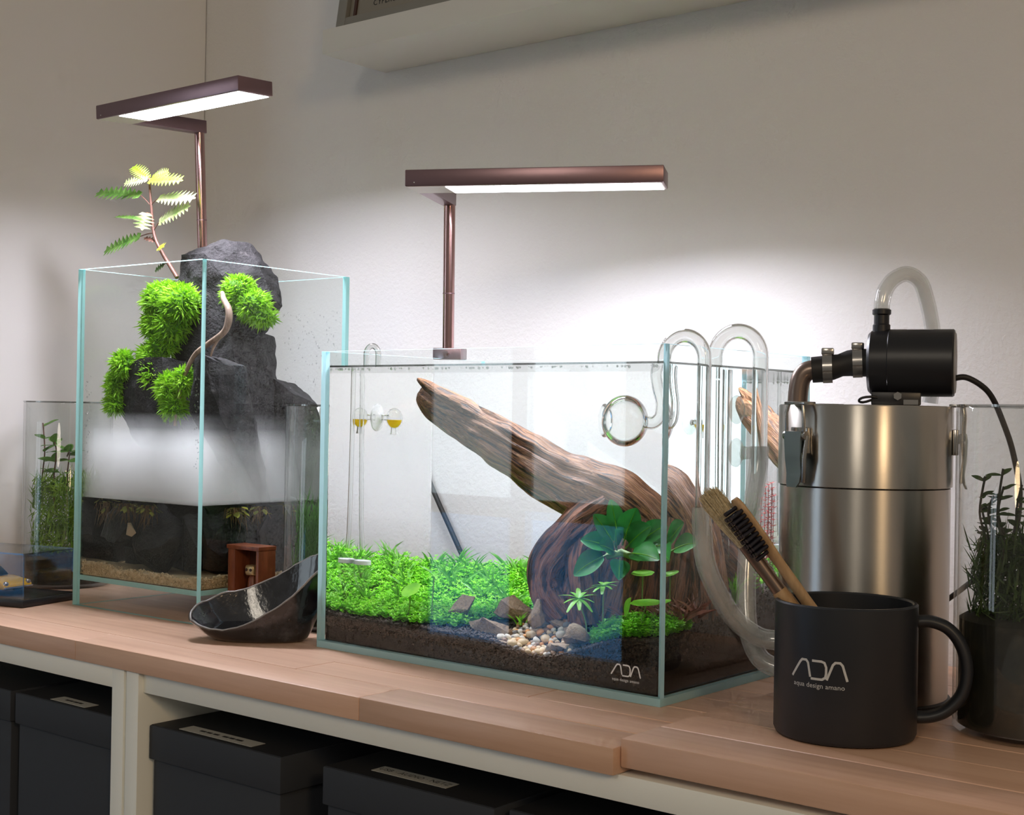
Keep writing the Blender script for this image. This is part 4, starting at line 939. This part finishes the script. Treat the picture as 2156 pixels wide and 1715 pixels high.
part(ft, 'elbow_pipe', MB().tube(bez((-37, 2, 243.4), (-46, 2, 243), (-47.5, 2, 236), (-48, 2, 218), 14), 7.2, 24), 'pipe_bronze', smooth=50)
solo('pump_cable', MB().tube(smoothpath([(60, -4, 238), (68, -4, 239), (78, -2, 234), (86, 2, 226), (94, 10, 210), (104, 30, 185), (112, 60, 150), (108, 100, 110), (80, 126, 78), (50, 134, 52), (10, 136, 18), (-20, 130, 9)], 6), 2.1, 10), 'rubber', 'black cable curving from the pump down behind the right jar', 'cable', FF, (60, -4, 238), smooth=60)

# ------------------------------------------------------------------ mug and the brushes in it
FM = (503.9, -9.6, .439); mg = thing('mug', 'matt black mug with white logo holding two brushes', 'mug', FM, (0, 0, ZB)); RM, HM = 45., 86.
part(mg, 'cup', MB().lathe([(0, ZB+.2), (RM-4, ZB+.2), (RM-1.2, ZB+1.2), (RM, ZB+4), (RM, ZB+HM-1), (RM-1, ZB+HM), (RM-2.6, ZB+HM), (RM-3.6, ZB+HM-1), (RM-3.6, ZB+8), (RM-8, ZB+5), (0, ZB+5)], 96), 'mug_black', smooth=40)
part(mg, 'handle', MB().tube(smoothpath([(RM-2, 3, ZB+74), (RM+8, 3, ZB+74.5), (RM+19, 3, ZB+70), (RM+27, 3, ZB+59), (RM+30, 3, ZB+44), (RM+27, 3, ZB+29), (RM+18, 3, ZB+18.5), (RM+8, 3, ZB+14), (RM-2, 3, ZB+13)], 6), 5.6, 20, flat=.72, up=(0, 0, 1)), 'mug_black', smooth=60)
def on_mug(x, y):
    a = (x-17)/RM; return ((RM+.12)*math.sin(a), -(RM+.12)*math.cos(a), 47+y)
lg = part(mg, 'maker_mark', logo_mb(37, on_mug), 'print_silver', label='silver logo on the mug')
part(lg, 'lettering', text_mb('aqua design amano', 4.3, lambda x, y: on_mug(x*1.05, y-4.2)), 'print_silver')
def along(p, q, t): return Vector(p).lerp(Vector(q), t)
b0, b1 = (-91, -6, 160), (14, 8, 20)
br = thing('paint_brush', 'natural bristle brush with pale handle standing in the mug', 'brush', FM, b1)
dB = (Vector(b1)-Vector(b0)).normalized(); sB = dB.cross(Vector((0, -1, 0))).normalized()
rnd = random.Random(3); bm_ = MB()
for i in range(620):
    a = rnd.random()*6.28; q = rnd.random()**.5; f_ = Vector((0, 1, 0))
    o0 = (sB*math.cos(a)*4.4+f_*math.sin(a)*3.0)*q; o1 = (sB*math.cos(a)*8.0+f_*math.sin(a)*4.2)*(q*rnd.uniform(.75, 1.15))
    p0 = along(b0, b1, .265)+o0; p1 = Vector(b0)+o1+dB*(rnd.uniform(-2, 7)+4*q)
    bm_.tube([p0, p0.lerp(p1, .5)+(o1-o0)*.16, p1+sB*rnd.gauss(0, .6)], [.42, .36, .16], 4, caps=False)
part(br, 'bristles', bm_, 'bristle', kind='stuff')
part(br, 'ferrule', MB().tube([along(b0, b1, t) for t in (.25, .30, .40, .47)], [4.9, 5.1, 4.7, 4.9], 18, flat=1.0, up=sB), 'pipe_bronze', smooth=50, label='shiny brown ferrule')
part(br, 'handle', MB().tube([along(b0, b1, t) for t in (.46, .5, .6, .75, 1)], [5.0, 5.6, 5.8, 5.0, 4.2], 18, up=sB), 'handle_wood', smooth=50)
t0, t1 = (-72, -10, 155), (30, 4, 14)
tb = thing('toothbrush', 'bamboo toothbrush with black bristles standing in the mug', 'toothbrush', FM, t1)
dT = (Vector(t1)-Vector(t0)).normalized(); nT = Vector((-.75, -.55, -.2)); nT = (nT-dT*nT.dot(dT)).normalized(); wT = dT.cross(nT)
prof = [(0, 2.2), (.01, 4.2), (.04, 5.8), (.10, 6.6), (.20, 6.6), (.27, 5.4), (.33, 4.2), (.42, 4.4), (.6, 5.6), (.8, 6.2), (1, 5.8)]
mb = MB(); vs = []; n = 16
for t, w in prof:
    c = along(t0, t1, t)
    for j in range(n): a = 2*PI*j/n; vs.append(c+wT*math.cos(a)*w+nT*math.sin(a)*(2.6 if t < .3 else 3.4))
mb.add(vs, [(i*n+j, i*n+(j+1) % n, (i+1)*n+(j+1) % n, (i+1)*n+j) for i in range(len(prof)-1) for j in range(n)]+[tuple(range(n-1, -1, -1)), tuple((len(prof)-1)*n+j for j in range(n))])
part(tb, 'handle', mb, 'handle_wood', smooth=60)
for i in range(11):
    for k in (-1, 0, 1):
        c = along(t0, t1, .03+.02*i)+wT*k*3.3+nT*2
        if k and i in (0, 10): continue
        part(tb, 'bristle_tuft', MB().tube([c, c+nT*10.5+dT*rnd.uniform(-.3, .3)], [1.35, 1.5], 7), 'bristle_dark', smooth=60)

# ------------------------------------------------------------------ glass pipes and hoses on the aquarium's right glass (frame F1)
def glass_tube(t, name, pts, r, mat, sub=6, n=24, wall=.78, caps=False):
    P = smoothpath(pts, sub) if sub else [Vector(p) for p in pts]
    mb = MB().tube(P, r, n, caps=False); m2 = MB().tube(P, r*wall, n, caps=False); m2.f = [f[::-1] for f in m2.f]; mb.add(m2.v, m2.f)
    return part(t, name, mb, mat, smooth=60)
def arch(x_in, x_out, y, z, k=12, yi=None):
    c = (x_in+x_out)/2; R_ = (x_out-x_in)/2; return [(c-R_*math.cos(PI*i/k), y+((yi or y)-y)*(1-i/k), z+R_*math.sin(PI*i/k)) for i in range(k+1)]
lo = thing('outflow_pipe', 'glass lily pipe with round bulb bent over the right glass', 'glass pipe', F1, (372, 33, 130))
glass_tube(lo, 'arch', [(337, 33, 247.5)]+arch(337, 372, 33, 250)+[(372, 33, 240), (372, 33, 200), (372, 33, 160), (372, 33, 122)], 5.3, 'lab_glass', sub=2)
glass_tube(lo, 'neck', [(337, 33, 245.5), (336, 33, 238), (338, 33, 228), (341, 33, 218), (340, 33, 208), (334, 33, 203), (327, 33, 203.5)], 4.6, 'lab_glass_wet', sub=4)
Rb = 19.5; bc = (308.5, 33, 204); pr = []
for i in range(0, 17):
    a = .22+(PI-.22-.62)*i/16; pr.append((bc[0]+Rb*math.cos(a), Rb*math.sin(a)))
pr += [(bc[0]-Rb*.80-2.5, Rb*.66)]
def xlathe(prof, c, n=36, mat=0):
    mb = MB(); vs = [(x, c[1]+r*math.cos(2*PI*j/n), c[2]+r*math.sin(2*PI*j/n)) for x, r in prof for j in range(n)]
    return mb.add(vs, [(i*n+j, i*n+(j+1) % n, (i+1)*n+(j+1) % n, (i+1)*n+j) for i in range(len(prof)-1) for j in range(n)])
inner = [(x, max(.2, r-1.1)) for x, r in reversed(pr)]
part(lo, 'bulb', xlathe(pr+inner, bc), 'lab_glass_wet', smooth=60)
li = thing('intake_pipe', 'glass intake pipe arched over the right glass behind the outflow', 'glass pipe', F1, (372, 115, 170))
glass_tube(li, 'arch', [(331, 115, 247.5)]+arch(331, 372, 115, 255)+[(372, 115, 240), (372, 115, 210), (372, 115, 165)], 6.2, 'lab_glass', sub=2)
glass_tube(li, 'leg', [(331, 115, 245.5), (331, 115, 200), (331, 115, 150), (331, 115, 95)], 6.0, 'lab_glass_wet', sub=2)
for k in range(9): part(li, 'strainer_slot', MB().box(326.5, 335.5, 108.6, 109.2, 100+k*5.2, 102+k*5.2), 'grey_cap')
clear_tube('clear_hose', 'clear hose from the outflow pipe curving down to the filter', [(372, 33, 142), (372.5, 33, 125), (376, 35, 98), (385, 54, 64), (398, 72, 47), (414, 80, 45)], 7.3, F1, (398, 72, 40))
clear_tube('clear_hose', 'clear hose hanging from the intake pipe, nearer the wall', [(372, 115, 186), (372.5, 113, 168), (374, 100, 129), (378, 88, 84), (385, 80, 50), (396, 80, 29), (414, 86, 22)], 7.3, F1, (396, 80, 22))
for z, lb in ((214, 'upper clear suction cup on the right glass'), (181, 'lower clear suction cup on the right glass')):
    t = thing('suction_cup', lb, 'suction cup', F1, (361, 99, z))
    part(t, 'disc', xlathe([(360.4, 0), (360.3, 11), (361.4, 11.2), (363.5, 7), (366, 4.5), (366.2, 0)], (0, 99, z), 30), 'soft_cup', smooth=50)
    part(t, 'knob', xlathe([(366.2, 3.6), (367, 5.2), (368.4, 5.2), (369, 4), (370, 4.8), (372.5, 4.6), (373, 3), (373, 0)], (0, 99, z), 24), 'soft_cup', smooth=50)

# ------------------------------------------------------------------ diffuser and drop checker at the left glass (frame F1)
df = thing('co2_diffuser', 'glass diffuser with white disc hanging on the left glass', 'diffuser', F1, (15, 60, 50))
glass_tube(df, 'hook', [(-4.5, 59, 248), (-4.5, 59, 258)]+[(3.2-7.7*math.cos(PI*i/8), 59, 260+7.7*math.sin(PI*i/8)) for i in range(9)]+[(11, 59, 254), (11, 59, 247.5)], 2.6, 'lab_glass', sub=2, n=14)
glass_tube(df, 'stem', [(11, 60, 245.5), (11.5, 60, 180), (13, 60, 110), (14.5, 60, 84)], 2.6, 'lab_glass_wet', sub=3, n=16)
part(df, 'ceramic_disc', MB().lathe([(0, 71), (9.2, 71), (9.2, 74.5), (0, 74.5)], 28, (15.5, 60)), 'white_ceramic', smooth=40)
part(df, 'dome', MB().lathe([(9.6, 79), (9.6, 66), (8.6, 57), (5, 51), (0, 49)]+[(4, 52), (7.8, 58), (8.8, 66), (8.8, 79)], 28, (15.5, 60)), 'bulb_glass', smooth=50)
dc = thing('drop_checker', 'glass bulb half filled with yellow fluid on a suction cup', 'drop checker', F1, (27, 100, 190))
V, F = ico(3)
sph = MB().add([(27+v.x*8.8, 100+v.y*8.8, 202+v.z*9.4) for v in V], F)
part(dc, 'bulb', sph, 'bulb_glass', smooth=80)
part(dc, 'fluid', MB().lathe([(0, 193.4), (3.6, 194), (6.2, 196.4), (7.6, 199), (7.9, 200.6), (0, 200.6)], 28, (27, 100)), 'yellow_fluid', smooth=50, label='yellow indicator fluid')
part(dc, 'mouth', MB().lathe([(3.4, 194), (3.6, 190), (4.4, 187.5), (2.6, 187.2), (2.4, 194)], 20, (27, 100)), 'lab_glass_wet', smooth=50)
part(dc, 'neck', xlathe([(9, 3), (13, 2.2), (19, 2.6)], (0, 100, 202.5), 18), 'lab_glass_wet', smooth=60)
part(dc, 'suction_cup', xlathe([(5.3, 0), (5.3, 12.5), (6.4, 12.5), (8.5, 7), (10.5, 4), (12, 3.6), (12, 0)], (0, 100, 202.5), 28), 'soft_cup', smooth=50)

# bits floating at the surface
sm_ = MB(); rnd = random.Random(9)
for i in range(90):
    x, y = rnd.uniform(8, 352), 6.6+abs(rnd.gauss(0, 7)); r = rnd.uniform(.5, 1.5); sm_.ball((x, y, 245.2-r*.6), r, 1)
solo('surface_bubbles', sm_, 'bubble', 'tiny bubbles under the water surface of the aquarium', 'bubbles', F1, (180, 10, 244), kind='stuff', smooth=80) if 'bubble' in MATS else None

# ------------------------------------------------------------------ left side: display case with toy car, wooden box, ceramic bowl
FC = (-385., -50., .26)
cs = thing('display_case', 'clear acrylic display case holding the yellow toy car', 'display case', FC, (-60, 38, 0))
part(cs, 'base', MB().box(-150, 3, -3, 81, .2, 8), 'black_plastic', bevel=2)
g = 1.6; X0, X1, Y0, Y1, Z0, Z1 = -146, 0, 0, 76, 8.2, 54
for nmx, a in (('front_sheet', (X0, X1, Y0, Y0+g, Z0, Z1)), ('back_sheet', (X0, X1, Y1-g, Y1, Z0, Z1)), ('side_sheet', (X0, X0+g, Y0+g, Y1-g, Z0, Z1)), ('side_sheet', (X1-g, X1, Y0+g, Y1-g, Z0, Z1)), ('top_sheet', (X0, X1, Y0, Y1, Z1+.05, Z1+g))):
    b = MB().box(*a); d = (a[1]-a[0], a[3]-a[2], a[5]-a[4]); k = d.index(min(d))
    for i, ax in enumerate((2, 2, 1, 0, 1, 0)): b.m[i] = 0 if ax == k else 1
    part(cs, nmx, b, ['acrylic', 'acrylic_edge'])
tc = thing('toy_car', 'yellow model sports car inside the clear display case', 'toy car', FC, (-72, 38, 8.2)); cx = -42.0
side = [(0, 6), (-1, 11), (-8, 14), (-24, 17), (-34, 25), (-52, 27), (-74, 25), (-90, 19), (-108, 18), (-112, 12), (-111, 6)]
def extr(pl, y0, y1, inset=0):
    n = len(pl); mb = MB(); mb.add([(cx+x, y0, 8.2+z) for x, z in pl]+[(cx+x, y1, 8.2+z) for x, z in pl], [tuple(range(n-1, -1, -1)), tuple(range(n, 2*n))]+[(i, (i+1) % n, n+(i+1) % n, n+i) for i in range(n)]); return mb
body = part(tc, 'car_body', extr([(0, 5), (-.5, 10), (-6, 13), (-24, 16), (-50, 17), (-84, 18), (-108, 17), (-112, 11), (-111, 5)], 17, 59), 'car_yellow', bevel=2.2, seg=3)
part(tc, 'cabin', extr([(-28, 16.5), (-40, 25), (-56, 27), (-74, 25), (-92, 17.5)], 21, 55), 'car_black', bevel=2, seg=2)
part(tc, 'roof', extr([(-41, 25.6), (-56, 27.6), (-72, 25.8), (-72, 26.6), (-56, 28.6), (-41, 26.4)], 22.5, 53.5), 'car_yellow')
for x in (-20, -88):
    for y0, y1 in ((15.4, 22), (54, 60.6)):
        w = part(tc, 'wheel', MB().tube([(cx+x, y0, 8.2+7.6), (cx+x, y1, 8.2+7.6)], 7.4, 24), 'rubber', smooth=40)
        part(w, 'hubcap', MB().tube([(cx+x, y0-.4 if y0 < 30 else y1+.4, 15.8), (cx+x, (y0+y1)/2, 15.8)], 4.4, 18), 'car_chrome', smooth=40)
for y in (22, 54): part(tc, 'headlight', MB().ball((cx-2.2, y, 19.2), (2.6, 3.6, 2.6), 2), 'car_chrome', smooth=80)
part(tc, 'bumper', MB().box(cx-1.5, cx+1.2, 18, 58, 13.5, 16), 'car_chrome', bevel=.8)

# small mahogany box with a brass figure in its open front, standing by the tall tank
wb = thing('wooden_box', 'small red brown wooden box open at the front, beside the bowl', 'box', F2, (6, 34, 0)); Z1 = 76; T = 4
bx0, bx1, by0, by1 = 6, 50, 33, 55
for nmx, a in (('side_board', (bx0, bx0+T+6, by0, by1, .2, Z1-T)), ('side_board', (bx1-T, bx1, by0, by1, .2, Z1-T)), ('top_board', (bx0-2, bx1+.5, by0-.5, by1+.5, Z1-T+.05, Z1)), ('bottom_board', (bx0+T+6.1, bx1-T-.1, by0, by1, .2, T)), ('back_board', (bx0+T+6.1, bx1-T-.1, by1-3, by1, T+.1, Z1-T-.1))):
    part(wb, nmx, MB().box(*a), 'mahogany' if nmx != 'back_board' else 'mahogany_dark', bevel=.5)
fg = thing('brass_figure', 'small brass coloured figure standing in the wooden box', 'figure', F2, (31, 44, 4.2))
part(fg, 'figure_body', MB().lathe([(0, 4.2), (9, 4.2), (9.5, 8), (7, 20), (6, 34), (5, 44), (3, 47), (0, 47)], 20, (31, 44)), 'mahogany', smooth=50)
part(fg, 'head', MB().box(24, 37, 38, 48, 47, 57), 'brass', bevel=2.5, seg=3)
for x in (27.5, 33.5): part(fg, 'eye', MB().tube([(x, 37.4, 52.5), (x, 38.2, 52.5)], 1.5, 12), 'mahogany_dark')

# black ceramic bowl, drawn up into a spout at the right
FB = (-63., -11., .62); bw = thing('ceramic_bowl', 'glazed black scoop shaped ceramic bowl before the tall tank', 'bowl', FB, (0, 0, 0))
na, nr = 64, 16; vs = []; fs = []
def rimz(a): return 43.5+28*math.cos(a)+15*math.sin(a)+8.5*math.cos(2*a)+3.0*noise.noise(Vector((math.cos(a)*2.5, math.sin(a)*2.5, 2)))+1.2*noise.noise(Vector((math.cos(a)*7, math.sin(a)*7, 5)))
def bowl_pt(a, q, off):
    H = rimz(a); ra = 67*(1+.04*math.cos(3*a)); rb = 35*(1+.10*math.sin(a))
    z = (H*(max(0, (q-.52)/.48)**1.35)); rr = q**.72
    wob = 1+.02*noise.noise(Vector((math.cos(a)*2, math.sin(a)*2, q*3)))
    x, y = (ra-off)*rr*math.cos(a)*wob*(.90+.10*q), (rb-off)*rr*math.sin(a)*wob*(.88+.12*q)
    return (x, y, .4+z+(off*(1.0 if q < .5 else (1-q)*2.0)))
for off in (0, 3.2):
    for i in range(nr+1):
        for j in range(na): vs.append(bowl_pt(2*PI*j/na, max(.02, i/nr), off))
M_ = (nr+1)*na; mm = MB()
for s, flip in ((0, 1), (M_, 0)):
    for i in range(nr):
        for j in range(na):
            q = (s+i*na+j, s+i*na+(j+1) % na, s+(i+1)*na+(j+1) % na, s+(i+1)*na+j); fs.append(q[::-1] if flip else q)
    fs.append(tuple(s+j for j in range(na)) if flip else tuple(s+j for j in range(na-1, -1, -1)))
mm.add(vs, fs); part(bw, 'vessel', mm, 'ceramic_glaze', smooth=70)
rimf = [(nr*na+j, nr*na+(j+1) % na, M_+nr*na+(j+1) % na, M_+nr*na+j) for j in range(na)]
rb_ = MB().tube([Vector(bowl_pt(2*PI*j/na, 1, 1.6)) for j in range(na)]+[Vector(bowl_pt(0, 1, 1.6))], 1.25, 8, caps=False); part(bw, 'rim', rb_, 'ceramic_rim', smooth=70, label='worn pale rim')
lq = MB(); pts = []
for j in range(48):
    a = 2*PI*j/48; qs = 0.52
    for k in range(30):
        q = .52+.48*k/30
        if bowl_pt(a, q, 3.2)[2] > 13.5: break
        qs = q
    p = bowl_pt(a, qs, 3.4); pts.append((p[0], p[1], 13.2))
lq.add([(4, 0, 13.2)]+pts, [(0, 1+i, 1+(i+1) % 48) for i in range(48)])
solo('dark_liquid', lq, 'dark_liquid', 'still dark liquid lying in the black bowl', 'liquid', FB, (0, 0, 13))

# cable behind the aquarium
solo('power_cable', MB().tube(smoothpath([(-150, 338, 200), (-120, 337, 150), (-102, 336, 120), (-78, 336, 82), (-55, 335, 46), (-40, 330, 20), (-18, 326, 4), (60, 322, 3)], 6), 2.6, 10), 'rubber', 'dark cable hanging behind the left part of the aquarium', 'cable', F1, (-55, 335, 3), smooth=60)
